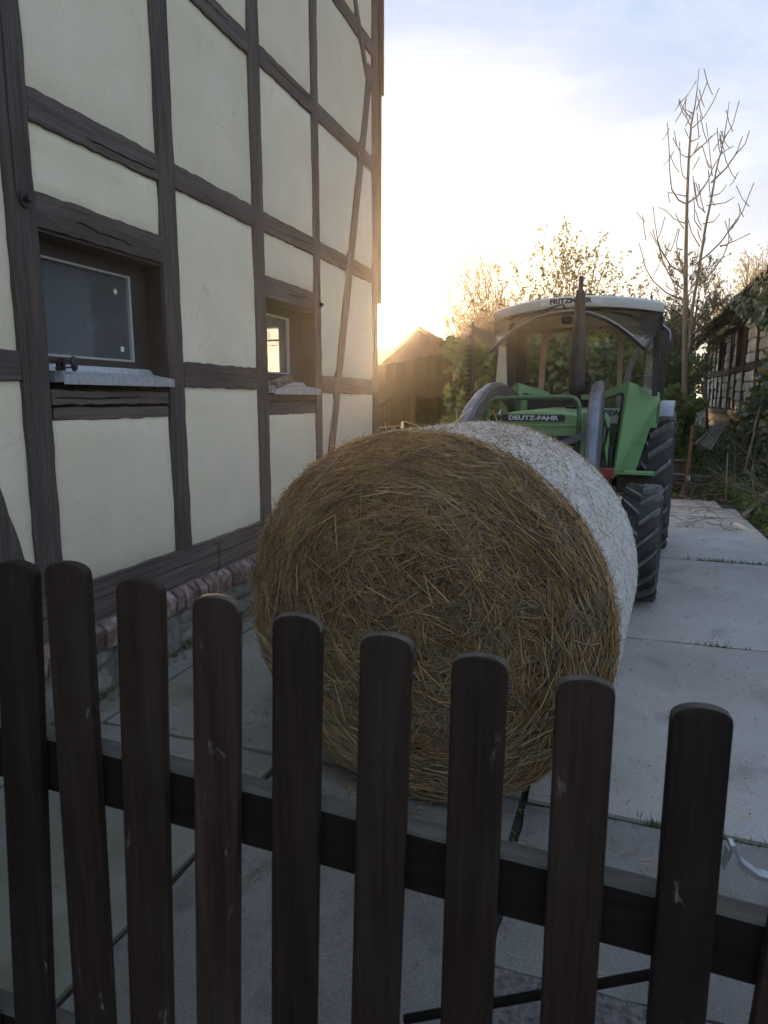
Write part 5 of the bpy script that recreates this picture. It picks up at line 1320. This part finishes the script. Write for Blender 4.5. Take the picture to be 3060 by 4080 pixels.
dome_tree('twiggy_tree', 'brown twiggy small tree with sparse buds against the bright sky left of the cab', (3.0, 17.5, .1), 190, (-.72, 0), 1.45, 1.2, 1.8, 5.15, DRYL, 9000, (.03, .055), tw=9, rmin=.0085)
dome_tree('leafing_tree', 'pale green leafing tree with long arching shoots above the cab roof', (4.3, 16.5, .1), 150, (-.02, 0), 2.1, 1.4, 1.9, 5.25, BUDL, 26000, (.035, .075), tw=9, rmin=.005, shoots=45, tmpl=T_OVA)
# woodland far off
N = 9000; px = rng.uniform(-4, 60, N); pz = rng.uniform(0, 1, N) ** .8 * (5.2 + 1.2 * np.sin(px * .35) + .8 * np.sin(px * .9 + 1))
tag(leafobj('woodland', np.stack([px, 75 + rng.uniform(0, 6, N) , pz], -1), rng.uniform(.35, .8, N), T_OVA, IVYL), kind='stuff')

N = 12000; px = rng.uniform(7.5, 30, N); pz = rng.uniform(0, 1, N) ** .8 * (8.4 + 2.0 * np.exp(-((px - 11) / 3.5) ** 2) + .5 * np.sin(px * 1.3))  # taller second stand, added to block direct sun from the barn
tag(leafobj('woodland', np.stack([px, 66 + rng.uniform(0, 5, N), pz], -1), rng.uniform(.35, .8, N), T_OVA, IVYL), kind='stuff')
# ash: limbs laid out in the plane through its trunk with depth of their own
YA = 14.0
ash = empty('ash_tree', (0, YA, 0), 0, 'tall bare young ash tree with upcurved branches right of the tractor', 'tree')
def ap(x, y, dy=0.0, src=False):
    u, v = (x, y) if src else (1550 + x * .9102, y * .9102); p = at(u, v, YA); s_ = (YA + dy) / YA
    return Vector((p.x, dy, p.z)) 
tb_ = ap(2727, 1625, src=True)
tr = [Vector((tb_.x - .03, 0, .25)), tb_, ap(2729, 1400, src=True), ap(2731, 1200, src=True), ap(1300, 1100), ap(1305, 870), ap(1312, 700), ap(1322, 550), ap(1340, 460), ap(1350, 380), ap(1358, 298)]
b = MB(); b.tube(tr, [.085, .064, .056, .048, .037, .029, .023, .017, .012, .008, .006], 9); b.build('trunk', BARK, ash, smooth=True)
s2 = [ap(2733, 1440, src=True), ap(2744, 1370, -.05, True), ap(2750, 1229, -.1, True), ap(1345, 1180, -.12), ap(1370, 1000, -.15), ap(1395, 880, -.15), ap(1420, 750, -.12), ap(1450, 640, -.1), ap(1470, 520, -.1), ap(1477, 455, -.1)]
b = MB(); b.tube(s2, [.036, .034, .031, .028, .024, .020, .015, .011, .008, .006], 8); b.build('trunk', BARK, ash, smooth=True)
LM = [[(1280,1310),(1220,1280),(1170,1230),(1140,1170),(1128,1100),(1119,1045)], [(1282,1265),(1230,1220),(1190,1150),(1165,1080),(1145,980),(1133,920)],
 [(1290,1195),(1240,1160),(1215,1100),(1190,1050),(1172,995)], [(1290,1170),(1250,1130),(1230,1080),(1228,1027)], [(1300,980),(1265,950),(1240,900),(1222,878)],
 [(1305,895),(1260,880),(1225,840),(1210,780),(1200,680),(1186,570)], [(1307,860),(1270,840),(1245,820)], [(1308,790),(1280,770),(1268,720),(1260,630)], [(1312,690),(1290,670),(1280,620),(1277,545)],
 [(1315,690),(1345,660),(1386,618)], [(1318,620),(1360,600),(1387,575)], [(1325,560),(1290,540),(1265,515),(1251,483)], [(1325,520),(1300,480),(1280,420)], [(1328,560),(1370,520),(1395,470),(1413,415)],
 [(1335,500),(1330,465),(1332,437)], [(1345,480),(1358,430),(1369,378)], [(1305,890),(1350,860),(1400,790),(1430,720),(1470,660),(1523,628)], [(1310,700),(1345,655),(1370,640),(1383,617)],
 [(1400,860),(1460,840),(1500,805),(1520,780)], [(1410,800),(1470,740),(1510,680),(1545,640),(1558,587)], [(1415,770),(1425,700),(1432,600),(1436,497)], [(1455,630),(1485,560),(1492,475)],
 [(1460,620),(1480,600),(1498,567)], [(1390,900),(1450,900),(1465,890)], [(1375,980),(1440,960),(1484,916)], [(1340,1160),(1400,1110),(1450,1060),(1490,1000),(1540,930),(1565,860),(1584,808)],
 [(1490,1010),(1540,960),(1565,930),(1580,893)], [(1355,1250),(1400,1200),(1440,1130),(1450,1080),(1442,980)], [(1450,1075),(1500,1065),(1550,1020)], [(1450,1080),(1490,1065),(1530,1045)],
 [(1368,1010),(1340,960),(1345,890),(1342,850)], [(1290,1000),(1262,970),(1242,940)], [(1385,930),(1360,900),(1350,850),(1345,760)], [(1298,1290),(1330,1240),(1335,1190)], [(1360,1080),(1330,1010),(1322,940)]]
for k, l_ in enumerate(LM):
    dz = (-1) ** k * random.uniform(.1, .5); n = len(l_)
    pts = [ap(x, y, dz * i / (n - 1)) for i, (x, y) in enumerate(l_)]
    r0 = .017 if n > 4 else .011
    b = MB(); b.tube(pts, [max(.008, r0 * (1 - .65 * i / (n - 1))) for i in range(n)], 6); b.build('limb', BARK, ash, smooth=True)
tw = []
for l_ in LM:
    for i in range(1, len(l_)):
        for q in range(2):
            f = random.random(); x = l_[i-1][0] + (l_[i][0] - l_[i-1][0]) * f; y = l_[i-1][1] + (l_[i][1] - l_[i-1][1]) * f
            if random.random() < .24:
                p = ap(x, y, random.uniform(-.2, .2)); d = Vector((random.choice((-1, 1)) * random.uniform(.5, 1), random.uniform(-.6, .6), random.uniform(.7, 1.8))).normalized(); L = random.uniform(.14, .42)
                tw.append([p, p + d * L * .5, p + d * L + Vector((0, 0, L * .25))])
P = np.array([[tuple(q) for q in t_] for t_ in tw]); V_, F_ = strands(P, np.array([[.009, .0085, .009]] * len(tw)), 4); tag(link('twig', np_mesh('twig', V_, F_, BARK), ash), kind='stuff')
# willow far right and its neighbour
def weeping(nm, label, loc, hgt, rad_, n):
    root = empty(nm, loc, 0, label, 'tree'); t = Tree()
    for k in range(7): t.grow((0, 0, 0), (random.gauss(0, .25), random.gauss(0, .25), 1), hgt * random.uniform(.75, .98), .22, 0, 2, .12, .02, (5, 8), .38, (.4, 1.0))
    t.emit(root, TWIG, TWIG)
    tp = np.array([tuple(p) for p in t.tips]); P0 = tp[rng.integers(0, len(tp), n)] + rng.normal(0, .25, (n, 3)); P0[:, 2] -= rng.uniform(0, 1, n) ** 1.5 * 1.6
    leafobj('crown', P0, rng.uniform(.12, .24, n), T_DIA, WILL, root, down=2.5)
weeping('willow_tree', 'large pale budding willow rising beyond the barn roof', (24.0, 46, 0), 9.6, 4, 9000)
weeping('willow_tree', 'smaller hazy willow between the ash and the barn roof', (19.8, 48, 0), 7.8, 3, 6000)

# ------------------------------------------------------------------ barn on the right
BLOC = lane(0, 3.03); barn = empty('stone_barn', BLOC, math.atan2(-WV.y, -WV.x), 'old timber framed barn with pale stone infill and dark overhanging tiled eaves', 'barn')
# local x = -along, local y = into the barn
A0, A1 = 12.0, 26.6
b = MB(); b.box(-A1 + .02, -A0, .10, .45, .2, 3.6); b.build('wall_core', MORTAR, barn)
def bt(a0, a1, z0, z1, nm, y0=-.03, m=OLDWD):
    b = MB(); b.box(-a1, -a0, y0, .12, z0, z1, ch=.012); return b.build(nm, m, barn)
PA = [(26.42, 26.58), (25.25, 25.37), (24.30, 24.46), (23.54, 23.66), (22.62, 22.76), (21.35, 21.49), (20.28, 20.42), (19.08, 19.22), (17.55, 17.70), (16.1, 16.25), (14.6, 14.75), (13.2, 13.35)]
for a, c in PA: bt(a, c, 1.30, 3.55, 'post')
for (a0, a1), (c0, c1) in zip(PA[1:], PA[:-1]): bt(a1 + .002, c0 - .002, 2.27, 2.43, 'rail', -.02); bt(a1 + .002, c0 - .002, 3.42, 3.55, 'top_rail', -.015)
bt(A0, A1, 1.15, 1.298, 'sill_beam', -.05)
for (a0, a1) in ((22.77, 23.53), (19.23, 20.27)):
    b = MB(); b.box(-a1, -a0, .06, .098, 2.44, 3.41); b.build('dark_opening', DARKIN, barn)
for (p0, p1) in (((21.3, 2.45), (20.85, 3.4)), ((20.95, 1.3), (21.3, 2.26)), ((22.5, 2.26), (22.85, 1.32))):
    b = MB(); n = .06; b.prism([(-p0[0] - n, -.028, p0[1]), (-p0[0] + n, -.028, p0[1]), (-p1[0] + n, -.028, p1[1]), (-p1[0] - n, -.028, p1[1])], (0, .13, 0)); b.build('brace', OLDWD, barn)
stone_m = []
for k in range(10):
    b = MB(); n = 8; vs = []; out = [(a_ * random.uniform(.92, 1.04), c_ * random.uniform(.90, 1.05)) for a_, c_ in ((.5, -.3), (.5, .3), (.33, .5), (-.33, .5), (-.5, .3), (-.5, -.3), (-.33, -.5), (.33, -.5))]
    vs = [(x, 0.10, z) for x, z in out] + [(x, .03, z) for x, z in out] + [(x * .86, random.uniform(-.015, .012), z * .86) for x, z in out]
    fs = [(i, (i+1) % n, n+(i+1) % n, n+i) for i in range(n)] + [(n+i, n+(i+1) % n, 2*n+(i+1) % n, 2*n+i) for i in range(n)] + [tuple(range(2*n, 3*n))]
    b.add(vs, fs); me = b.mesh('stone', PALEST); import bmesh as _bm
    bb = _bm.new(); bb.from_mesh(me); _bm.ops.recalc_face_normals(bb, faces=bb.faces); bb.to_mesh(me); bb.free(); stone_m.append(me)
nst = 0
for (a1, c0) in [(PA[i+1][1], PA[i][0]) for i in range(len(PA) - 1)]:
    for (z0, z1) in ((1.31, 2.26), (2.44, 3.41)):
        if z0 > 2 and (abs(a1 - 22.76) < .05 or abs(a1 - 19.22) < .05): continue
        if c0 < 17.0: continue
        z = z0
        while z < z1 - .06:
            hh = min(random.uniform(.19, .33), z1 - z)
            if z1 - z - hh < .09: hh = z1 - z
            a = a1 + .01
            while a < c0 - .06:
                ww = random.uniform(.30, .58)
                if c0 - a - ww < .14: ww = c0 - a - .01
                if nst < 296:
                    link('stone', random.choice(stone_m), barn, (-(a + ww / 2), random.uniform(-.01, .02), z + hh / 2), (0, random.uniform(-.08, .08), 0), (ww * .98, 1, hh * .98)); nst += 1
                a += ww
            z += hh
# brick plinth of the barn: ochre soldier course, red courses below, rubble at the bottom
bm1 = MB(); bm1.box(-.032, .032, 0, .1, 0, .19, ch=.006); bm1 = bm1.mesh('brick', OCHBR)
bm2 = MB(); bm2.box(-.115, .115, 0, .1, 0, .062, ch=.006); bm2 = bm2.mesh('brick', BRICK)
a = 17.6; k = 0
while a < 26.3 and k < 118: link('brick', bm1, barn, (-a, -.02 + random.uniform(-.004, .004), .955)); a += .075; k += 1
for r_ in range(4):
    a = 18.0 + (r_ % 2) * .12; k2 = 0
    while a < 26.3 and k2 < 34: link('brick', bm2, barn, (-a, -.015 + random.uniform(-.004, .004), .665 + r_ * .073)); a += .245; k2 += 1
b = MB(); b.box(-26.3, -12.0, .02, .10, .2, 1.15); b.build('plinth', MORTAR, barn)
b = MB(); b.box(-26.62, -26.12, -.12, .3, .2, .98, ch=.03); b.build('corner_stone', STONE, barn)
# eaves: rafters, boards, tiles row by row
SL = math.tan(R(40)); YE = -.51
ZE = lambda al: 3.47 + (26.8 - al) * .0272
for k in range(17):
    a = 26.6 - k * .85; b = MB(); z_ = ZE(a)
    b.prism([(-a - .06, YE + .03, z_ - .03), (-a - .06, .6, z_ - .03 + (.6 - YE) * SL), (-a - .06, .6, z_ - .22 + (.6 - YE) * SL), (-a - .06, YE + .08, z_ - .17)], (.12, 0, 0)); b.build('rafter', OLDWD, barn)
for k in range(5):
    y0 = YE - .03 + k * .24; b = MB(); dz = (y0 - YE) * SL; e_ = .23 * SL
    za, zb = ZE(26.85) + dz, ZE(10.8) + dz
    b.add([(-26.85, y0, za), (-26.85, y0 + .23, za + e_), (-26.85, y0 + .23, za + e_ + .025), (-26.85, y0, za + .025), (-10.8, y0, zb), (-10.8, y0 + .23, zb + e_), (-10.8, y0 + .23, zb + e_ + .025), (-10.8, y0, zb + .025)],
          [(0, 1, 2, 3), (7, 6, 5, 4), (0, 4, 5, 1), (1, 5, 6, 2), (2, 6, 7, 3), (3, 7, 4, 0)]); b.build('roof_board', OLDWD, barn)
tm_ = MB(); pts = []
for k in range(7):
    f = k / 6; pts.append((-.11 + .22 * f, .035 * math.sin(f * math.pi * 2) ))
tv = []
for (x, zz) in pts: tv += [(x, 0, zz), (x, .40, zz + .40 * SL), (x, .0, zz - .022), (x, .40, zz + .40 * SL - .022)]
tf = []
for k in range(6):
    o = k * 4; tf += [(o, o + 4, o + 5, o + 1), (o + 2, o + 3, o + 7, o + 6), (o, o + 2, o + 6, o + 4)]
tm_.add(tv, tf); tme = tm_.mesh('roof_tile', TILED)
nt_ = 0
for r_ in range(4):
    a = 26.9
    while a > 11.0:
        if nt_ < 298: link('roof_tile', tme, barn, (-a, YE - .10 + r_ * .33 + random.uniform(-.035, .03), ZE(a) + .03 + r_ * .33 * SL + random.uniform(-.012, .022)), (random.uniform(-.05, .05), random.uniform(-.09, .09), random.uniform(-.05, .05))); nt_ += 1
        a -= .215
b = MB(); za, zb = ZE(26.85) + 1.05 * SL, ZE(10.8) + 1.05 * SL
b.add([(-26.85, YE + .70, za - .24), (-26.85, 4.4, za + 3.3), (-26.85, 8.6, za - .3), (-10.8, YE + .70, zb - .24), (-10.8, 4.4, zb + 3.3), (-10.8, 8.6, zb - .3)], [(0, 1, 4, 3), (1, 2, 5, 4), (0, 3, 5, 2), (0, 2, 1), (3, 4, 5)]); b.build('roof', TILED, barn)
b = MB(); b.box(-26.6, -26.3, .45, 8.2, .2, 3.9); b.box(-26.3, -12, 8.0, 8.3, .2, 4.2); b.build('gable_wall', MORTAR, barn); 
# ivy on the barn
bivy = empty('ivy', BLOC, math.atan2(-WV.y, -WV.x), 'glossy ivy climbing the right end of the stone barn up to its eaves', 'ivy')
IVZ = np.array([.4, .8, 1.2, 1.45, 1.65, 1.9, 2.2, 2.45, 2.75, 3.05, 3.3, 3.7]); IVE = np.array([18.3, 17.6, 17.0, 16.6, 15.6, 15.0, 13.9, 14.0, 13.9, 15.6, 17.0, 17.4])
ivedge = lambda z: np.interp(z, IVZ, IVE)
N = 9000; px = -rng.uniform(11.0, 18.6, N); pz = rng.uniform(.5, 3.75, N)
kp = -px < ivedge(pz) + rng.normal(0, .14, N); px, pz = px[kp], pz[kp]
py = -.08 - .38 * rng.uniform(0, 1, len(px)) * (1 + .4 * np.sin(px * 3) * np.sin(pz * 4))
py = np.where(pz > 3.0, py - .25 * np.clip(pz - 3.0, 0, 1), py)
leafobj('ivy_foliage', np.stack([px, py, pz], -1), rng.uniform(.07, .14, len(px)), T_IVY, IVYD, bivy, normal=(.25, -.8, .5), spread=.45, down=1.0)
for k in range(200):
    z_ = random.uniform(1.0, 3.65); a_ = random.uniform(11.8, float(ivedge(z_)) + .1)
    link('leaf', random.choice(lm), bivy, (-a_, -.45 - random.uniform(0, .10) - .25 * max(0, z_ - 3.0), z_), (random.uniform(-.7, .5), random.uniform(-.8, .8), random.uniform(-.5, .9)), (random.uniform(.11, .17),) * 3)
for k in range(6):
    pts, _ = branch_path((-random.uniform(11.5, 14), -.1, .5), (random.uniform(-.2, .2), 0, 1), 2.8, 7, .1, .05)
    b = MB(); b.tube(pts, [.025 - .003 * i for i in range(8)], 5); b.build('stem', TWIG, bivy, smooth=True)

# ------------------------------------------------------------------ overgrown verge
def lanepts(n, a0, a1, p0, p1, z0, z1):
    al = rng.uniform(a0, a1, n); pe = rng.uniform(p0, p1, n)
    gzv = np.array([gz(a, p) for a, p in zip(al, pe)])
    return al, pe, gzv
def to_world(al, pe, z): return np.stack([WV.x * al + NV.x * pe, WV.y * al + NV.y * pe, z], -1)
n = 13000; al, pe, g_ = lanepts(n, 9.6, 20, 1.85, 3.1, 0, 0); edge_ = np.clip((pe - 1.85) / .5, 0, 1); lump = .5 + .5 * np.sin(al * 2.3) * np.sin(pe * 5 + al)
P = to_world(al, pe, g_ + rng.uniform(0, 1, n) * (.06 + .24 * edge_ * lump + .08 * edge_))
tag(leafobj('ground_cover', P, rng.uniform(.04, .085, n), T_IVY, IVYD, normal=(0, -.3, .8), spread=.5), kind='stuff')
n = 5000; al, pe, g_ = lanepts(n, 9.2, 14.5, 1.85, 2.5, 0, 0)
P = to_world(al, pe, g_ + rng.uniform(0, 1, n) ** 1.5 * .20)
tag(leafobj('ground_cover', P, rng.uniform(.035, .07, n), T_OVA, BUSHL, normal=(0, -.2, .8), spread=.55), kind='stuff')
n = 6500; al, pe, g_ = lanepts(n, 11.9, 15.5, .3, 2.1, 0, 0)
P = to_world(al, pe, g_ + rng.uniform(0, 1, n) ** 1.4 * .22 + .0)
tag(leafobj('ground_cover', P, rng.uniform(.03, .065, n), T_OVA, BUSHL, normal=(0, -.2, .8), spread=.6), kind='stuff')
def blades(n, al, pe, g_, h, wdt, m, nm):
    base = to_world(al, pe, g_); d = rng.normal(0, .35, (n, 3)); d[:, 2] = 1; d /= np.linalg.norm(d, axis=1, keepdims=True)
    hh = rng.uniform(*h, n)[:, None]; sd = np.cross(d, rng.normal(0, 1, (n, 3))); sd /= np.linalg.norm(sd, axis=1, keepdims=True)
    bend = rng.normal(0, .25, (n, 3)) * hh; bend[:, 2] = -np.abs(bend[:, 2]) * .6
    V = np.stack([base - sd * wdt, base + sd * wdt, base + d * hh * .55 + sd * wdt * .8, base + d * hh + bend, base + d * hh * .55 - sd * wdt * .8], 1)
    o = link(nm, np_mesh(nm, V.reshape(-1, 3), np.arange(n * 5).reshape(n, 5), m)); o['kind'] = 'stuff'; return o
n = 9000; al, pe, g_ = lanepts(n, 6.8, 13.5, 1.80, 2.9, 0, 0); clump = np.sin(al * 7) * np.sin(pe * 9 + 1) + rng.normal(0, .4, n) > .1
al, pe, g_ = al[clump], pe[clump], g_[clump]; blades(len(al), al, pe, g_ - .02, (.06, .26), .0035, GRASSL, 'grass')
n = 5000; al, pe, g_ = lanepts(n, 13.0, 24, .8, 2.6, 0, 0); blades(n, al, pe, g_ - .02, (.10, .34), .005, GRASSL, 'grass')
# weeds in the joints
n = 520; al = np.concatenate([rng.normal(7.288, .012, 300), rng.normal(2.555, .012, 90), rng.normal(4.70, .01, 60), rng.normal(9.178, .01, 70)])
pe = np.concatenate([np.where(rng.uniform(0, 1, 300) < .5, rng.normal(.98, .10, 300), rng.normal(1.36, .13, 300)), rng.normal(.33, .10, 90), rng.normal(.7, .12, 60), rng.uniform(.7, 1.7, 70)])
blades(n, al, pe, np.full(n, -.02), (.02, .075), .0022, GRASSL, 'grass')
n = 900; al = np.concatenate([rng.uniform(11.6, 12.3, 500), rng.uniform(8, 12, 400)]); pe = np.concatenate([rng.uniform(.8, 1.9, 500), 1.8 + rng.uniform(0, .4, 400)])
P = to_world(al, pe, np.array([max(0, gz(a, p)) for a, p in zip(al, pe)]) + .01); tag(leafobj('dead_leaf', P, rng.uniform(.03, .06, n), T_OVA, DEADL, normal=(0, 0, 1), spread=.35), kind='stuff')
n = 420; a = rng.uniform(0, 6.28, n); al = rng.uniform(2.7, 10.5, n); pe = rng.uniform(.2, 1.7, n)     # grit on the slabs
P = to_world(al, pe, np.full(n, .004)); tag(leafobj('grit', P, rng.uniform(.006, .014, n), T_OVA, DEADL, normal=(0, 0, 1), spread=.2), kind='stuff')

# litter and weeds along the foot of the house wall
n = 1300; al = rng.uniform(1.2, 7.4, n); pe = -2.60 + np.abs(rng.normal(0, .07, n)) + .02
P = to_world(al, pe, rng.uniform(.0, .02, n)); tag(leafobj('dead_leaf', P, rng.uniform(.012, .035, n), T_OVA, DEADL, normal=(0, 0, 1), spread=.5), kind='stuff')
n = 260; al = rng.choice([2.75, 3.6, 4.4, 5.6], n) + rng.normal(0, .07, n); pe = -2.58 + np.abs(rng.normal(0, .02, n)); blades(n, al, pe, np.full(n, -.01), (.02, .07), .002, GRASSL, 'grass')
# old harrow with rusty pole, wooden crate
YQ = 10.9
def q3(x, y, dy=0.0):
    p = at(2640 + x * .2713, 1650 + y * .2713, YQ + dy); return p
har = empty('old_harrow', (4.85, YQ, 0), 0, 'weathered harrow frame of thin bars on slanting wooden legs beyond the slabs', 'harrow')
O_ = Vector((4.85, YQ, 0))
def hb(nm, pts, r, m, k=6):
    b = MB(); b.tube([p - O_ for p in pts], r, k); return b.build(nm, m, har)
for (a, c) in (((340, 1040), (240, 1245)), ((490, 1040), (410, 1250)), ((640, 1060), (590, 1255))):
    p, q = q3(*a), q3(*c, -.12); q.z = max(q.z, 0.0); hb('leg', [p, q], .028, OLDWD, 6)
hb('bar', [q3(130, 875), q3(700, 918)], .012, GREYM); hb('bar', [q3(120, 1000), q3(380, 1030), q3(700, 1040), q3(930, 1010)], .011, RUST); hb('bar', [q3(125, 962, .2), q3(690, 1000, .2)], .014, OLDWD)
hb('bar', [q3(560, 940, .25), q3(860, 960, -.1)], .016, OLDWD); hb('bar', [q3(700, 918), q3(930, 1010)], .009, GREYM); hb('strut', [q3(375, 900), q3(420, 1140)], .014, GREYM)
b = MB(); p = q3(370, 935) - O_; b.box(p.x - .022, p.x + .022, p.y - .03, p.y - .02, p.z - .04, p.z + .04); b.build('paper_tag', WHITEP, har)
b = MB(); p, q = q3(453, 160), q3(370, 880); q2 = p + (q - p) * ((p.z - .02) / (p.z - q.z)); b.tube([p, q, q2], .032, 10); pl = b.build('rusty_pole', RUST); tag(pl, 'leaning rusty steel pole standing behind the harrow bars', 'pole')
p, q = q3(145, 712, .3), q3(372, 870, .3)
cr = empty('crate', (0, 0, 0), 0, 'dark wooden box with flat lid behind the rear tyre', 'crate')
b = MB(); b.box(p.x, q.x, YQ + .3, YQ + .6, .1, p.z, ch=.008); b.build('box', OLDWD, cr); b = MB(); b.box(p.x - .02, q.x + .02, YQ + .27, YQ + .62, p.z + .002, p.z + .03, ch=.004); b.build('lid', OLDWD, cr)
# bundle of sticks
YB = 12.4
bs = empty('stick_bundle', (6.0, YB, 0), 0, 'bundle of long dark sticks leaning together against the ivy mound', 'stick bundle')
for k in range(24):
    f = k / 23; a = at(2640 + (455 + 260 * f) * .2713, 1650 + (440 + 90 * f + random.uniform(-12, 12)) * .2713, YB - .3); c = at(2640 + (765 + 190 * f) * .2713, 1650 + (185 + random.uniform(-40, 30)) * .2713, YB + .4)
    a += Vector((0, random.uniform(-.06, .06), 0)); b = MB(); o = Vector((6.0, YB, 0)); m_ = (a + c) / 2 + Vector((0, 0, random.uniform(-.02, .03))); b.tube([a - o, m_ - o, c - o], [.017, .015, .010], 6); b.build('stick', BARK, bs)
# loose planks in the verge
for k, (x0, y0, x1, y1) in enumerate(((1215, 1500, 1560, 1235), (1240, 1530, 1620, 1275), (1275, 1455, 1620, 1215), (1210, 1465, 1530, 1200), (1330, 1500, 1700, 1330), (1460, 1210, 1640, 1140), (1300, 1400, 1640, 1180))):
    a, c = q3(x0, y0, -1.9 + .05 * k), q3(x1, y1, -1.5 + .05 * k); d = (c - a); L = d.length; b = MB(); b.box(-.08, L, -.022, .022, -.009, .009, ch=.003)
    o = b.build('loose_plank', OLDW); o.location = a + Vector((0, 0, .02 + .0 * k)); o.rotation_euler = d.to_track_quat('X', 'Z').to_euler()
    tag(o, ['lowest grey plank of the pile at the slab edge', 'grey plank with a broken end lying on the lowest plank of the pile', 'middle plank of the grey pile beside the grass', 'short grey plank at the left edge of the pile', 'long grey plank at the front of the pile nearest the grass',
            'pale plank lying crosswise on top of the pile', 'grey plank lying highest along the right side of the pile'][k], 'plank', 'grey planks heaped at the verge')
# saplings and bare brushwood
def sapling(label, pts, r, seed, y, n=5, group=None):
    random.seed(seed); root = empty('sapling', at(*pts[0], y), 0, label, 'sapling', group); o = at(*pts[0], y); P_ = [at(u, v, y + .1 * i) - o for i, (u, v) in enumerate(pts)]
    b = MB(); b.tube(P_, [r * (1 - .6 * i / (len(P_) - 1)) for i in range(len(P_))], 7); b.build('trunk', BARK, root, smooth=True)
    for k in range(n):
        i = random.randint(1, len(P_) - 1); q = P_[i-1].lerp(P_[i], random.random()); pp, _ = branch_path(q, (random.uniform(-1, 1), random.uniform(-.5, .5), random.uniform(.2, 1)), random.uniform(.3, .8), 5, .2, .1)
        b = MB(); b.tube(pp, [r * .4 * (1 - .15 * j) for j in range(6)], 5); b.build('limb', TWIG, root, smooth=True)
sapling('crooked bare sapling leaning right in front of the barn ivy', [(2966, 1905), (2985, 1810), (3003, 1740), (3012, 1680), (3030, 1625)], .035, 3, 12.0, 6)
sapling('straight dark sapling before the barn corner', [(2818, 1722), (2816, 1600), (2812, 1500), (2806, 1440)], .045, 4, 19.0, 5)
sapling('thin forked bare sapling between the ash and the barn', [(2800, 1560), (2788, 1470), (2772, 1420), (2768, 1370)], .022, 5, 15.5, 8)
sapling('slim red brown sapling at the end of the harrow', [(2892, 1990), (2896, 1900), (2899, 1800)], .018, 6, 10.4, 3)
random.seed(21)
t = []
for k in range(210):
    al_, pe_ = random.uniform(10.5, 17), random.uniform(1.95, 2.95); p = lane(al_, pe_, gz(al_, pe_)); pp, _ = branch_path(p, (random.gauss(-.2, .8), random.gauss(-.2, .6), random.uniform(.05, .9)), random.uniform(.4, 1.3), 6, .22, .02); t.append(([tuple(q) for q in pp], random.uniform(.004, .009)))
for k in range(26):
    al_, pe_ = random.uniform(9.5, 11.9), random.uniform(.9, 1.9); p = lane(al_, pe_, .02); pp, _ = branch_path(p, (random.gauss(-.4, .8), random.gauss(-.2, .6), .12), random.uniform(.4, 1.0), 6, .2, -.01); t.append(([(q.x, q.y, max(q.z, .006)) for q in pp], .005))
P = np.array([a for a, r in t]); V_, F_ = strands(P, np.array([[r * (1 - .12 * i) for i in range(7)] for a, r in t]), 4); tag(link('brushwood', np_mesh('brushwood', V_, F_, BARK, True)), kind='stuff')

# ------------------------------------------------------------------ thin haze volume, added to stand in for lens glare and lift far darks
b = MB(); b.box(-165, 165, -165, 165, -1.1, 11.6); hzb = b.build('haze', [])
hm = bpy.data.materials.new('haze'); hm.use_nodes = True; t = hm.node_tree; t.nodes.remove(t.nodes['Principled BSDF'])
pv = t.nodes.new('ShaderNodeVolumePrincipled'); pv.inputs['Color'].default_value = (1, .96, .90, 1); pv.inputs['Density'].default_value = .0009; pv.inputs['Anisotropy'].default_value = .82
t.links.new(pv.outputs[0], t.nodes['Material Output'].inputs['Volume']); hzb.data.materials.append(hm); tag(hzb, kind='stuff')
